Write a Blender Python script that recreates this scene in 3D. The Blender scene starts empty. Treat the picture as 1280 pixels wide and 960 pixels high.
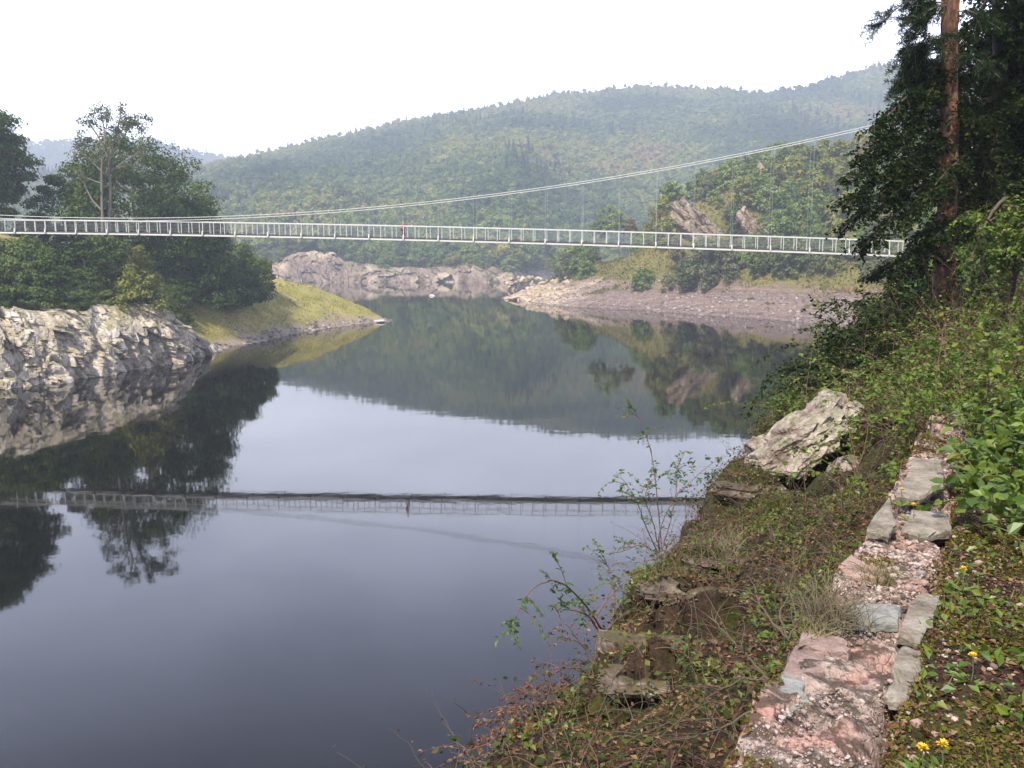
import bpy, math
import numpy as np
from mathutils import Vector

SC = bpy.context.scene
COL = SC.collection
R = np.random.default_rng(11)

# ------------------------------------------------------------------ camera geometry (1280 x 960 photograph, 60 degree lens)
PITCH = math.radians(8.2); EYE = 13.0; FPX = 640.0 / math.tan(math.radians(30))
CP, SP = math.cos(PITCH), math.sin(PITCH)
def ray(px, py):
    x = (px - 640) / FPX; y = (480 - py) / FPX
    return np.array([x, CP + y * SP, -SP + y * CP])
def at(px, py, Y):                       # point at ground distance Y
    d = ray(px, py); t = Y / d[1]
    return np.array([d[0] * t, Y, EYE + d[2] * t])
def on(px, py, z=0.0):                   # point on the level z
    d = ray(px, py); t = (z - EYE) / d[2]
    return np.array([d[0] * t, d[1] * t, z])
def sstep(x, a, b):
    t = np.clip((x - a) / (b - a), 0, 1); return t * t * (3 - 2 * t)

# ------------------------------------------------------------------ noise
def _h(ix, iy, iz, seed):
    n = (ix.astype(np.int64) * 374761393 + iy.astype(np.int64) * 668265263 + iz.astype(np.int64) * 2147483647 + seed * 974711) & 0xFFFFFFFF
    n = ((n ^ (n >> 13)) * 1274126177) & 0xFFFFFFFF
    n = ((n ^ (n >> 16)) * 2246822519) & 0xFFFFFFFF
    return ((n ^ (n >> 15)) & 0xFFFFFF) / float(0xFFFFFF)
def vnoise(P, seed=0):
    P = np.asarray(P, float)
    if P.shape[-1] == 2: P = np.concatenate([P, np.zeros(P.shape[:-1] + (1,))], -1)
    i = np.floor(P); f = P - i; f = f * f * (3 - 2 * f)
    ix, iy, iz = i[..., 0], i[..., 1], i[..., 2]; r = 0
    for dx in (0, 1):
        for dy in (0, 1):
            for dz in (0, 1):
                w = (f[..., 0] if dx else 1 - f[..., 0]) * (f[..., 1] if dy else 1 - f[..., 1]) * (f[..., 2] if dz else 1 - f[..., 2])
                r = r + w * _h(ix + dx, iy + dy, iz + dz, seed)
    return r * 2 - 1
def fbm(P, octaves=4, seed=0):
    P = np.asarray(P, float); a = 1; r = 0; s = 0
    for k in range(octaves):
        r = r + a * vnoise(P * (2 ** k) + 17.3 * k, seed + k); s += a; a *= .5
    return r / s
def facets(P, cell, amp, seed=0, tilt=.5, crack=0.0, cw=.12):
    """angular broken-rock relief: every cell is a flat facet of its own level and tilt"""
    rg = np.random.default_rng(seed)
    P = np.asarray(P, float); lo, hi = P.min(0) - 1e-3, P.max(0) + 1e-3
    C = np.asarray(cell, float); n = int(max(4, np.prod(np.maximum((hi - lo) / C, 1.0))))
    n = min(n, 900)
    ctr = rg.uniform(lo, hi, (n, P.shape[1])); lev = rg.normal(0, 1, n); g = rg.normal(0, tilt, (n, P.shape[1]))
    out = np.empty(len(P)); ed = np.zeros(len(P))
    for k in range(0, len(P), 4000):
        q = (P[k:k + 4000, None, :] - ctr[None]) / C
        d = (q ** 2).sum(-1); j = d.argmin(1)
        if crack:
            e2 = np.sqrt(np.partition(d, 1, axis=1)[:, :2]); ed[k:k + 4000] = np.abs(e2[:, 1] - e2[:, 0])
        out[k:k + 4000] = lev[j] + (q[np.arange(len(j)), j] * g[j]).sum(-1)
    return np.clip(out, -2.2, 2.2) * amp + crack * np.clip(1 - ed / cw, 0, 1)

# ------------------------------------------------------------------ mesh building
class MB:
    def __init__(s): s.V = []; s.F = []; s.n = 0
    def add(s, V, F, mi=0, smooth=False):
        V = np.asarray(V, float).reshape(-1, 3)
        for f in (F if isinstance(F, list) else [F]):
            f = np.asarray(f, np.int64)
            if len(f): s.F.append((f + s.n, mi, smooth))
        s.V.append(V); s.n += len(V)
        return s
    def build(s, name, mats, parent=None, loc=None):
        V = np.concatenate(s.V) if s.V else np.zeros((0, 3))
        if loc is not None: V = V - np.asarray(loc)
        me = bpy.data.meshes.new(name)
        me.vertices.add(len(V)); me.vertices.foreach_set('co', V.astype(np.float32).ravel())
        if s.F:
            li = np.concatenate([f.ravel() for f, _, _ in s.F])
            tot = np.concatenate([np.full(len(f), f.shape[1]) for f, _, _ in s.F])
            st = np.concatenate([[0], np.cumsum(tot)[:-1]])
            me.loops.add(len(li)); me.loops.foreach_set('vertex_index', li.astype(np.int32))
            me.polygons.add(len(tot)); me.polygons.foreach_set('loop_start', st.astype(np.int32))
            me.polygons.foreach_set('material_index', np.concatenate([np.full(len(f), m) for f, m, _ in s.F]).astype(np.int32))
            me.polygons.foreach_set('use_smooth', np.concatenate([np.full(len(f), sm) for f, _, sm in s.F]))
        for m in (mats if isinstance(mats, (list, tuple)) else [mats]): me.materials.append(m)
        me.update(calc_edges=True); me.validate()
        o = bpy.data.objects.new(name, me); COL.objects.link(o)
        if parent is not None: o.parent = parent
        elif loc is not None: o.location = loc
        return o
def tag(o, label=None, cat=None, group=None, kind=None):
    if label: o['label'] = label
    if cat: o['category'] = cat
    if group: o['group'] = group
    if kind: o['kind'] = kind
    return o
def empty(name, loc=(0, 0, 0), rz=0.0):
    o = bpy.data.objects.new(name, None); COL.objects.link(o); o.location = loc; o.rotation_euler = (0, 0, rz)
    o.empty_display_size = .3
    return o
def copy_tree(root, loc, rz=0.0, sc=(1, 1, 1)):
    c = root.copy(); COL.objects.link(c); c.location = loc; c.rotation_euler = (0, 0, rz); c.scale = sc
    for ch in list(root.children):
        d = ch.copy(); COL.objects.link(d); d.parent = c
    return c

BOXF = np.array([[0, 1, 2, 3], [7, 6, 5, 4], [4, 5, 1, 0], [5, 6, 2, 1], [6, 7, 3, 2], [7, 4, 0, 3]])
def box(mb, a, b, w, h, mi=0, up=(0, 0, 1)):
    """bar from a to b, w wide (level), h high, centred on the line"""
    a = np.asarray(a, float); b = np.asarray(b, float); d = b - a; d = d / np.linalg.norm(d); up = np.asarray(up, float)
    s = np.cross(d, up)
    if np.linalg.norm(s) < 1e-4: s = np.array([1.0, 0, 0])
    s = s / np.linalg.norm(s); u = np.cross(s, d)
    V = [p + x * s * w / 2 + y * u * h / 2 for p in (a, b) for x, y in ((-1, -1), (1, -1), (1, 1), (-1, 1))]
    mb.add(V, BOXF, mi)
def tubes(P, Rad, K=6, cap=False):
    """P (S,N,3) paths, Rad (S,N) radii -> V, F"""
    P = np.asarray(P, float); Rad = np.asarray(Rad, float)
    if P.ndim == 2: P = P[None]; Rad = Rad[None]
    S, N, _ = P.shape
    T = np.gradient(P, axis=1); T /= np.linalg.norm(T, axis=-1, keepdims=True) + 1e-9
    m = np.abs(T.mean(1)); ref = np.zeros((S, 3)); ref[np.arange(S), m.argmin(1)] = 1
    A = np.cross(T, ref[:, None, :]); A /= np.linalg.norm(A, axis=-1, keepdims=True) + 1e-9
    B = np.cross(T, A)
    th = np.arange(K) * 2 * np.pi / K
    V = P[:, :, None, :] + Rad[:, :, None, None] * (A[:, :, None, :] * np.cos(th)[None, None, :, None] + B[:, :, None, :] * np.sin(th)[None, None, :, None])
    idx = np.arange(S * N * K).reshape(S, N, K)
    a = idx[:, :-1, :]; b = idx[:, 1:, :]
    F = np.stack([a, np.roll(a, -1, 2), np.roll(b, -1, 2), b], -1).reshape(-1, 4)
    return V.reshape(-1, 3), F
def norm(v): return v / (np.linalg.norm(v, axis=-1, keepdims=True) + 1e-9)
def leaves(pos, axis, nor, L, W, kind='quad', fold=.18):
    """leaf faces: base at pos, pointing along axis, face normal near nor"""
    pos = np.asarray(pos, float); n = len(pos); ax = norm(axis); s = norm(np.cross(ax, nor)); u = np.cross(s, ax)
    L = np.broadcast_to(np.asarray(L, float), (n,))[:, None]; W = np.broadcast_to(np.asarray(W, float), (n,))[:, None]
    i = np.arange(n)[:, None]
    if kind == 'quad':
        b = pos; m = ax * L * .5
        V = np.stack([b, b + m + s * W / 2 + u * W * fold, b + ax * L - u * W * .1, b + m - s * W / 2 + u * W * fold], 1)
        return V.reshape(-1, 3), i * 4 + np.array([[0, 1, 2, 3]])
    if kind == 'tri2':
        b = pos; m = ax * L * .45
        V = np.stack([b, b + m + s * W / 2 + u * W * fold, b + ax * L, b + m - s * W / 2 + u * W * fold], 1)
        return V.reshape(-1, 3), np.concatenate([i * 4 + np.array([[0, 1, 2]]), i * 4 + np.array([[0, 2, 3]])])
    b = pos; f = u * W * fold
    V = np.stack([b, b + ax * L * .28 + s * W * .5 + f, b + ax * L * .66 + s * W * .40 + f, b + ax * L - u * L * .08,
                  b + ax * L * .66 - s * W * .40 + f, b + ax * L * .28 - s * W * .5 + f], 1)
    return V.reshape(-1, 3), np.concatenate([i * 6 + np.array([[0, 1, 2, 3]]), i * 6 + np.array([[0, 3, 4, 5]])])
def rdir(n, rg, zlo=-1, zhi=1):
    z = rg.uniform(zlo, zhi, n); a = rg.uniform(0, 2 * np.pi, n); r = np.sqrt(np.maximum(0, 1 - z * z))
    return np.stack([r * np.cos(a), r * np.sin(a), z], 1)
def gridmesh(X, Y, Z):
    n, m = X.shape; idx = np.arange(n * m).reshape(n, m)
    F = np.stack([idx[:-1, :-1], idx[1:, :-1], idx[1:, 1:], idx[:-1, 1:]], -1).reshape(-1, 4)
    return np.stack([X, Y, Z], -1).reshape(-1, 3), F
def ico(sub=2):
    import bmesh
    bm = bmesh.new(); bmesh.ops.create_icosphere(bm, subdivisions=sub, radius=1)
    V = np.array([v.co[:] for v in bm.verts]); F = np.array([[v.index for v in f.verts] for f in bm.faces]); bm.free()
    return V, F
ICO1, ICO2, ICO3, ICO4, ICO5 = (ico(k) for k in (1, 2, 3, 4, 5))
def rock(size, seed, sub=4, amp=.16, cell=.55, flat=0.0, rough=.05):
    """one broken stone: icosphere cut to angular facets"""
    V, F = {2: ICO2, 3: ICO3, 4: ICO4, 5: ICO5}[sub]
    rg = np.random.default_rng(seed)
    # intersection of random half spaces gives flat broken sides
    N = rdir(13, rg); D = rg.uniform(.62, .98, 13)
    dots = V @ N.T; r = np.min(np.where(dots > .05, D[None] / np.maximum(dots, .05), 9), 1); r = np.minimum(r, 1.25)
    r = r + facets(V, [cell] * 3, amp * .3, seed + 1) + rough * fbm(V * 3, 4, seed)
    P = V * r[:, None] * np.asarray(size)
    return P, F

# ------------------------------------------------------------------ materials
def M(name):
    m = bpy.data.materials.new(name); m.use_nodes = True; nt = m.node_tree; nt.nodes.clear()
    out = nt.nodes.new('ShaderNodeOutputMaterial')
    return m, nt, out
def node(nt, t, **kw):
    n = nt.nodes.new(t)
    for k, v in kw.items():
        if k in n.inputs: n.inputs[k].default_value = v
        else: setattr(n, k, v)
    return n
def ramp(nt, fac, stops, interp='LINEAR'):
    r = nt.nodes.new('ShaderNodeValToRGB'); r.color_ramp.interpolation = interp
    while len(r.color_ramp.elements) < len(stops): r.color_ramp.elements.new(.5)
    for e, (p, c) in zip(r.color_ramp.elements, stops):
        e.position = p; e.color = (c, c, c, 1) if not hasattr(c, '__len__') else (*c[:3], 1)
    nt.links.new(fac, r.inputs[0]); return r.outputs[0]
def math_(nt, op, a, b=None):
    n = nt.nodes.new('ShaderNodeMath'); n.operation = op
    for k, v in enumerate((a, b)):
        if v is None: continue
        if isinstance(v, (int, float)): n.inputs[k].default_value = v
        else: nt.links.new(v, n.inputs[k])
    return n.outputs[0]
def mix(nt, fac, a, b, mode='MIX'):
    n = nt.nodes.new('ShaderNodeMix'); n.data_type = 'RGBA'; n.blend_type = mode
    for k, v in ((0, fac), (6, a), (7, b)):
        if isinstance(v, (int, float)): n.inputs[k].default_value = v
        elif isinstance(v, tuple): n.inputs[k].default_value = (*v, 1) if len(v) == 3 else v
        else: nt.links.new(v, n.inputs[k])
    return n.outputs[2]
def noise(nt, scale, detail=4, rough=.6, vec=None, dist=0.0):
    n = node(nt, 'ShaderNodeTexNoise', Scale=scale, Detail=detail, Roughness=rough, Distortion=dist)
    if vec is not None: nt.links.new(vec, n.inputs['Vector'])
    return n.outputs[0]
def geo_pos(nt): return nt.nodes.new('ShaderNodeNewGeometry').outputs['Position']
def obj_pos(nt): return nt.nodes.new('ShaderNodeTexCoord').outputs['Object']
def bump(nt, h, strength, dist):
    b = node(nt, 'ShaderNodeBump', Strength=strength, Distance=dist); nt.links.new(h, b.inputs['Height']); return b.outputs[0]
def mat_leaf(name, stops, trans=.25, rough=.6, nscale=.25, spec=.25, wi=.55, wn=.5, wo=.25):
    m, nt, out = M(name); L = nt.links
    g = nt.nodes.new('ShaderNodeNewGeometry'); oi = nt.nodes.new('ShaderNodeObjectInfo')
    nz = noise(nt, nscale, 3, .6, g.outputs['Position'])
    f = math_(nt, 'MULTIPLY', g.outputs['Random Per Island'], wi)
    f = math_(nt, 'ADD', f, math_(nt, 'MULTIPLY', math_(nt, 'MULTIPLY', math_(nt, 'SUBTRACT', nz, .5), 2.2), wn))
    f = math_(nt, 'ADD', f, math_(nt, 'MULTIPLY', oi.outputs['Random'], wo))
    f = math_(nt, 'ADD', f, .5 - wi / 2 - wo / 2)
    c = ramp(nt, f, stops)
    p = node(nt, 'ShaderNodeBsdfPrincipled', Roughness=rough); p.inputs['Specular IOR Level'].default_value = spec
    L.new(c, p.inputs['Base Color'])
    t = nt.nodes.new('ShaderNodeBsdfTranslucent'); L.new(mix(nt, 1.0, c, (1.0, 1.0, .55), 'MULTIPLY'), t.inputs['Color'])
    x = node(nt, 'ShaderNodeMixShader', Fac=trans); L.new(p.outputs[0], x.inputs[1]); L.new(t.outputs[0], x.inputs[2])
    L.new(x.outputs[0], out.inputs['Surface'])
    return m
def mat_rock(name, stops, scale=1.0, crack=.5, bump_d=.05, moss=None, moss_amt=.5, rough=.9, warm=None, stretch=(1, 1, 1)):
    m, nt, out = M(name); L = nt.links
    mp = node(nt, 'ShaderNodeMapping'); mp.inputs['Scale'].default_value = stretch; L.new(obj_pos(nt), mp.inputs[0]); P = mp.outputs[0]
    n1 = noise(nt, .7 * scale, 6, .65, P); n2 = noise(nt, 5 * scale, 6, .7, P)
    f = math_(nt, 'ADD', math_(nt, 'MULTIPLY', n1, .6), math_(nt, 'MULTIPLY', n2, .4))
    f = math_(nt, 'ADD', math_(nt, 'MULTIPLY', math_(nt, 'SUBTRACT', f, .5), 2.2), .5)
    c = ramp(nt, f, stops)
    if warm is not None:
        w = ramp(nt, noise(nt, .35 * scale, 4, .6, P, 1.0), [(.5, 0.0), (.62, 1.0)]); c = mix(nt, math_(nt, 'MULTIPLY', w, .75), c, warm)
    if moss is not None:
        g = nt.nodes.new('ShaderNodeNewGeometry'); sx = nt.nodes.new('ShaderNodeSeparateXYZ'); L.new(g.outputs['Normal'], sx.inputs[0])
        a = math_(nt, 'ADD', math_(nt, 'MULTIPLY', sx.outputs[2], .35), noise(nt, 1.6 * scale, 5, .65, P))
        a = ramp(nt, a, [(.82 - .3 * moss_amt, 0.0), (.95 - .3 * moss_amt, 1.0)]); c = mix(nt, math_(nt, 'MULTIPLY', a, .8), c, moss)
    vor = node(nt, 'ShaderNodeTexVoronoi', Scale=2.2 * scale); vor.feature = 'DISTANCE_TO_EDGE'; L.new(P, vor.inputs['Vector'])
    h = math_(nt, 'ADD', n2, math_(nt, 'MULTIPLY', math_(nt, 'MINIMUM', vor.outputs[0], .08), 4 * crack))
    p = node(nt, 'ShaderNodeBsdfPrincipled', Roughness=rough); p.inputs['Specular IOR Level'].default_value = .2
    L.new(c, p.inputs['Base Color']); L.new(bump(nt, h, .9, bump_d), p.inputs['Normal'])
    L.new(p.outputs[0], out.inputs['Surface']); return m
def mat_plain(name, c, rough=.6, var=.15, scale=3.0, metal=0.0, bd=0.0):
    m, nt, out = M(name); L = nt.links
    n1 = noise(nt, scale, 5, .65, obj_pos(nt))
    col = mix(nt, n1, tuple(x * (1 - var * 2) for x in c), tuple(min(1, x * (1 + var * 1.2)) for x in c))
    p = node(nt, 'ShaderNodeBsdfPrincipled', Roughness=rough, Metallic=metal); L.new(col, p.inputs['Base Color'])
    if bd: L.new(bump(nt, n1, .8, bd), p.inputs['Normal'])
    L.new(p.outputs[0], out.inputs['Surface']); return m
ROT = np.array([[math.cos(.7), 0, -math.sin(.7)], [0, 1, 0], [math.sin(.7), 0, math.cos(.7)]])
def prism_stone(name, outline_px, Y, thick, seed, mat, label, dz=0.0, slant=0.0, amp=.05, cat='boulder', group=None, res=46, k=1.0, pw=.42, crack=0.0):
    """stone with the outline seen in the photograph at ground distance Y, given its own thickness and broken relief"""
    Q = np.array([at(x, y, Y) for x, y in outline_px]); c = Q.mean(0); n = len(Q)
    th = np.linspace(0, 2 * np.pi, 160, endpoint=False); rel = Q - c; ang = np.arctan2(rel[:, 2], rel[:, 0]); rad = np.hypot(rel[:, 0], rel[:, 2]); o_ = np.argsort(ang)
    rr = np.interp((th + np.pi) % (2 * np.pi) - np.pi, np.concatenate([ang[o_] - 2 * np.pi, ang[o_], ang[o_] + 2 * np.pi]), np.tile(rad[o_], 3))
    ph = np.linspace(0, 1, res); V = []
    for t in ph:                                                                       # front pole to back pole
        w = np.sin(np.pi * t) ** pw; y_ = -np.cos(np.pi * t) * thick / 2
        x = np.cos(th) * rr * w; z_ = np.sin(th) * rr * w
        V.append(np.stack([x, y_ + z_ * slant + 0 * x, z_], 1))
    V = np.concatenate(V); m = len(th); F = []
    for k in range(res - 1):
        i = np.arange(m); j = (i + 1) % m; F.append(np.stack([k * m + i, k * m + j, (k + 1) * m + j, (k + 1) * m + i], 1))
    F = np.concatenate(F); nr = norm(V + 1e-6)
    V = V + nr * (facets(V @ ROT, (.30 * k, .35 * k, .13 * k), amp, seed, .6, crack, .16) + facets(V @ ROT, (.12 * k, .12 * k, .06 * k), amp * .45, seed + 1, .7) + amp * .5 * fbm(V * 6 / k, 4, seed))[:, None]
    mb = MB(); mb.add(V, F); o = mb.build(name, mat); o.location = c + np.array([0, 0, dz]); return tag(o, label, cat, group)
# ================================================================== light, sky, camera
SUN_EL, SUN_AZ = math.radians(51), math.radians(211)      # azimuth clockwise from +Y: behind the camera and to the left
sdir = np.array([math.sin(SUN_AZ) * math.cos(SUN_EL), math.cos(SUN_AZ) * math.cos(SUN_EL), math.sin(SUN_EL)])
W = bpy.data.worlds.new("World"); SC.world = W; W.use_nodes = True
nt = W.node_tree; nt.nodes.clear(); L = nt.links
sky = node(nt, 'ShaderNodeTexSky'); sky.sky_type = 'NISHITA'; sky.sun_disc = False
sky.sun_elevation = SUN_EL; sky.sun_rotation = SUN_AZ; sky.air_density = 1.0; sky.dust_density = 4.0; sky.ozone_density = 1.0; sky.altitude = 200
tc = nt.nodes.new('ShaderNodeTexCoord'); sx = nt.nodes.new('ShaderNodeSeparateXYZ'); L.new(tc.outputs['Generated'], sx.inputs[0])
mp = node(nt, 'ShaderNodeMapping'); mp.inputs['Scale'].default_value = (1, 1, 2.6); L.new(tc.outputs['Generated'], mp.inputs[0])
cl = noise(nt, 2.3, 6, .55, mp.outputs[0], .3)
glow = ramp(nt, sx.outputs[2], [(0.0, (20, 20.2, 21)), (.17, (28, 28.8, 33)), (.33, (20.0, 21.2, 28.0)), (.43, (12.0, 13.0, 19.0)), (.55, (5.4, 5.9, 9.0))])
cloud = mix(nt, 1.0, glow, ramp(nt, cl, [(.3, (.74, .76, .80)), (.5, (1, 1, 1)), (.72, (1.28, 1.27, 1.24))]), 'MULTIPLY')
cloud = mix(nt, 1.0, cloud, ramp(nt, math_(nt, 'ADD', math_(nt, 'MULTIPLY', sx.outputs[1], .5), .5), [(.2, (.42, .43, .46)), (.62, (1, 1, 1))]), 'MULTIPLY')     # unseen sky behind the camera dimmed, to deepen shade on sides facing it
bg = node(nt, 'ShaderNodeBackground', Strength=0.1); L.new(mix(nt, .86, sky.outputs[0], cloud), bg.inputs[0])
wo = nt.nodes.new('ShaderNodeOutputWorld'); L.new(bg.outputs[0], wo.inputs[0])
sl = bpy.data.lights.new('sun', 'SUN'); sl.energy = 4.7; sl.angle = math.radians(2.5); sl.color = (1, .93, .80)
so = bpy.data.objects.new('sun', sl); COL.objects.link(so); so.location = (0, 0, 300)
so.rotation_euler = Vector(-sdir).to_track_quat('-Z', 'Y').to_euler()
cd = bpy.data.cameras.new('camera'); cd.sensor_fit = 'HORIZONTAL'; cd.angle = math.radians(60); cd.clip_start = .05; cd.clip_end = 9000
cam = bpy.data.objects.new('camera', cd); COL.objects.link(cam); cam.location = (0, 0, EYE); cam.rotation_euler = (math.pi / 2 - PITCH, 0, 0)
SC.camera = cam
vs = SC.view_settings; vs.view_transform = 'Standard'; vs.look = 'None'; vs.exposure = 0.8; vs.gamma = 1; vs.use_curve_mapping = False
SC.render.engine = 'CYCLES'; cy = SC.cycles
cy.use_denoising = True; cy.max_bounces = 6; cy.diffuse_bounces = 2; cy.glossy_bounces = 3; cy.transmission_bounces = 3; cy.transparent_max_bounces = 6
cy.volume_bounces = 0; cy.caustics_reflective = False; cy.caustics_refractive = False; cy.use_adaptive_sampling = True; cy.adaptive_threshold = .015
cy.sample_clamp_indirect = 6

# ================================================================== haze
mz, nt, out = M('haze_air')
pv = node(nt, 'ShaderNodeVolumePrincipled', Density=0.0007, Anisotropy=.2); pv.inputs['Color'].default_value = (.80, .89, 1.0, 1)
nt.links.new(pv.outputs[0], out.inputs['Volume'])
mb = MB(); box(mb, (0, -160, 163.5), (0, 2350, 163.5), 4200, 333)
tag(mb.build('haze', mz), 'pale blue haze hanging over the lake and the hills', 'haze', kind='stuff')

# ================================================================== water
mw, nt, out = M('lake_water'); L = nt.links
P = geo_pos(nt)
n1 = noise(nt, .55, 3, .5, P); mpw = node(nt, 'ShaderNodeMapping'); mpw.inputs['Scale'].default_value = (.10, .22, 1); L.new(P, mpw.inputs[0])
n2 = noise(nt, 1.0, 3, .55, mpw.outputs[0]); n3 = noise(nt, 3.2, 2, .5, P)
hh = math_(nt, 'ADD', math_(nt, 'ADD', math_(nt, 'MULTIPLY', n1, .0020), math_(nt, 'MULTIPLY', n2, .007)), math_(nt, 'MULTIPLY', n3, .0004))
p = node(nt, 'ShaderNodeBsdfPrincipled', Roughness=.03, IOR=1.33); p.inputs['Base Color'].default_value = (.0035, .0038, .0028, 1)
L.new(bump(nt, hh, 1.0, 1.0), p.inputs['Normal']); L.new(p.outputs[0], out.inputs['Surface'])
mb = MB(); mb.add([(-2000, -120, 0), (2000, -120, 0), (2000, 2300, 0), (-2000, 2300, 0)], np.array([[0, 1, 2, 3]]))
tag(mb.build('water', mw), kind='structure')

# ================================================================== shorelines
def polydist(X, Y, poly):
    """signed distance (positive inside) to a closed polygon, and the index position along it of the nearest point"""
    P = np.stack([X.ravel(), Y.ravel()], 1); A = np.asarray(poly, float); B = np.roll(A, -1, 0)
    best = np.full(len(P), 1e9); par = np.zeros(len(P)); ins = np.zeros(len(P), bool)
    for k, (a, b) in enumerate(zip(A, B)):
        ab = b - a; t = np.clip(((P - a) @ ab) / (ab @ ab), 0, 1)
        d = np.linalg.norm(P - a - t[:, None] * ab, axis=1)
        m = d < best; best[m] = d[m]; par[m] = k + t[m]
        c = ((a[1] > P[:, 1]) != (b[1] > P[:, 1])); den = (b[1] - a[1]) if b[1] != a[1] else 1e-9
        ins ^= c & (P[:, 0] < (b[0] - a[0]) * (P[:, 1] - a[1]) / den + a[0])
    d = np.where(ins, best, -best)
    return d.reshape(X.shape), par.reshape(X.shape)
def px_shore(pts): return [tuple(on(x, y)[:2]) for x, y in pts]

# ---- left bank
L_ROCK = [(-95, 62), (-72, 74)] + px_shore([(0, 487), (70, 479), (130, 468), (187, 459), (227, 455)])
L_GRASS = px_shore([(270, 438), (300, 431), (340, 424), (390, 413), (440, 406), (486, 402)])
tip = L_GRASS[-1]
L_POLY = L_ROCK + L_GRASS + [(tip[0] - 1, tip[1] + 5), (-36, 186), (-52, 194), (-80, 206), (-140, 220), (-420, 240), (-420, 30), (-150, 40)]
NR = len(L_ROCK)
def zL(X, Y):
    X = np.asarray(X, float); Y = np.asarray(Y, float)
    d, par = polydist(X, Y, L_POLY)
    rk = sstep(par, NR - 1.2, NR - .2); rk = np.where(par > NR + 5, 1.0, rk)       # 0 rock ... 1 grass
    zr = np.minimum(7.2, d * 1.6) + np.maximum(0, np.minimum(d - 4.5, 15)) * .52 + np.maximum(0, d - 19.5) * .12
    g = 8.5; zg = np.where(d < 11, .68 * d, 7.5 + np.minimum(d - 11, 22) * .30 + np.maximum(0, d - 33) * .08)
    z = zr * (1 - rk) + zg * rk
    P = np.stack([X, Y], -1)
    z = z + np.minimum(np.abs(d) * .12, 1) * (fbm(P / 7, 4, 3) * .9)
    return np.where(d < 0, d * .5 - .15, z - .15), d, par
gx, gy = np.meshgrid(np.arange(-190, -14, .9), np.arange(52, 236, .9), indexing='ij')
z, d, par = zL(gx, gy)
inrock = (par < NR - .3) & (d > -3) & (d < 9)
z = np.where(inrock, z - 1.6 * sstep(9 - d, 0, 4.5), z) + .35 * fbm(np.stack([gx, gy], -1) / 1.6, 4, 5) * (d > .5)
mb = MB(); mb.add(*gridmesh(gx, gy, z), smooth=True)
mg, nt, out = M('grass_bank'); L = nt.links
g = nt.nodes.new('ShaderNodeNewGeometry'); P = g.outputs['Position']; sx = nt.nodes.new('ShaderNodeSeparateXYZ'); L.new(P, sx.inputs[0])
nn = noise(nt, .22, 6, .65, P); n5 = noise(nt, 1.7, 5, .7, P)
c = ramp(nt, math_(nt, 'ADD', math_(nt, 'MULTIPLY', nn, .65), math_(nt, 'MULTIPLY', n5, .35)), [(.30, (.17, .165, .04)), (.42, (.27, .245, .065)), (.54, (.33, .28, .10)), (.66, (.33, .26, .15))])
soil = ramp(nt, n5, [(.3, (.20, .155, .10)), (.55, (.32, .26, .18)), (.75, (.42, .36, .28))])
low = math_(nt, 'ADD', math_(nt, 'MULTIPLY', math_(nt, 'SUBTRACT', 2.6, sx.outputs[2]), .42), math_(nt, 'MULTIPLY', math_(nt, 'SUBTRACT', nn, .5), 3.2))
c = mix(nt, ramp(nt, low, [(.25, 0.0), (.75, 1.0)]), c, soil)
dk = ramp(nt, math_(nt, 'ADD', sx.outputs[2], math_(nt, 'MULTIPLY', nn, 3)), [(0.0, 0.0), (1.0, 1.0)])
p = node(nt, 'ShaderNodeBsdfPrincipled', Roughness=.95); p.inputs['Specular IOR Level'].default_value = .1
L.new(c, p.inputs['Base Color']); L.new(bump(nt, n5, 1, .25), p.inputs['Normal']); L.new(p.outputs[0], out.inputs['Surface'])
tag(mb.build('shore', mg), kind='structure')

# ---- left cliff: a broken rock face along the waterline
def resample(pts, step):
    p = np.asarray(pts, float); s = np.concatenate([[0], np.cumsum(np.linalg.norm(np.diff(p, axis=0), axis=1))])
    t = np.arange(0, s[-1], step); return np.stack([np.interp(t, s, p[:, k]) for k in range(p.shape[1])], 1), t
line, ss = resample(L_ROCK[1:] + [L_GRASS[0]], .15)
k = np.ones(31) / 31; sm = np.stack([np.convolve(np.pad(line[:, j], 15, mode='edge'), k, 'valid') for j in (0, 1)], 1)
tn = norm(np.gradient(sm, axis=0)); inn = np.stack([-tn[:, 1], tn[:, 0]], 1)
hts = np.linspace(-.8, 1.0, 84)
Hc = 7.6 + 1.1 * fbm(np.stack([ss / 6, ss * 0], -1), 3, 8) - 6.2 * sstep(ss, ss[-1] - 15, ss[-1] + 2)
SS, HH = np.meshgrid(ss, hts, indexing='ij')
ZZ = np.where(HH < 0, HH * 1.5, HH * Hc[:, None])
back = np.where(HH < 0, 0, .9 * HH + 2.6 * HH ** 3.2) * (.5 + Hc[:, None] / 13)
q = np.stack([SS + .22 * ZZ, ZZ - .08 * SS], -1).reshape(-1, 2); q = q + .16 * np.stack([fbm(q / .9, 2, 21), fbm(q / .9, 2, 22)], -1)
dis = facets(q, (3.2, 3.6), .55, 41, .35, .35, .07) + facets(q, (1.15, 1.5), .34, 42, .4, .34, .11) + facets(q, (.55, .7), .15, 43, .6, .12, .12)
dis = (dis + .03 * fbm(q * 2.2, 3, 9)).reshape(SS.shape)
XX = sm[:, None, :] + inn[:, None, :] * (back + dis)[..., None]
mcliff = mat_rock('pale_rock', [(.2, (.24, .19, .145)), (.42, (.42, .355, .28)), (.62, (.57, .50, .41)), (.85, (.68, .62, .54))], .55, .8, .12, moss=(.20, .18, .06), moss_amt=.42)
mb = MB(); mb.add(*gridmesh(XX[..., 0], XX[..., 1], ZZ + .18 * dis))
tag(mb.build('cliff', mcliff), kind='structure')

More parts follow.
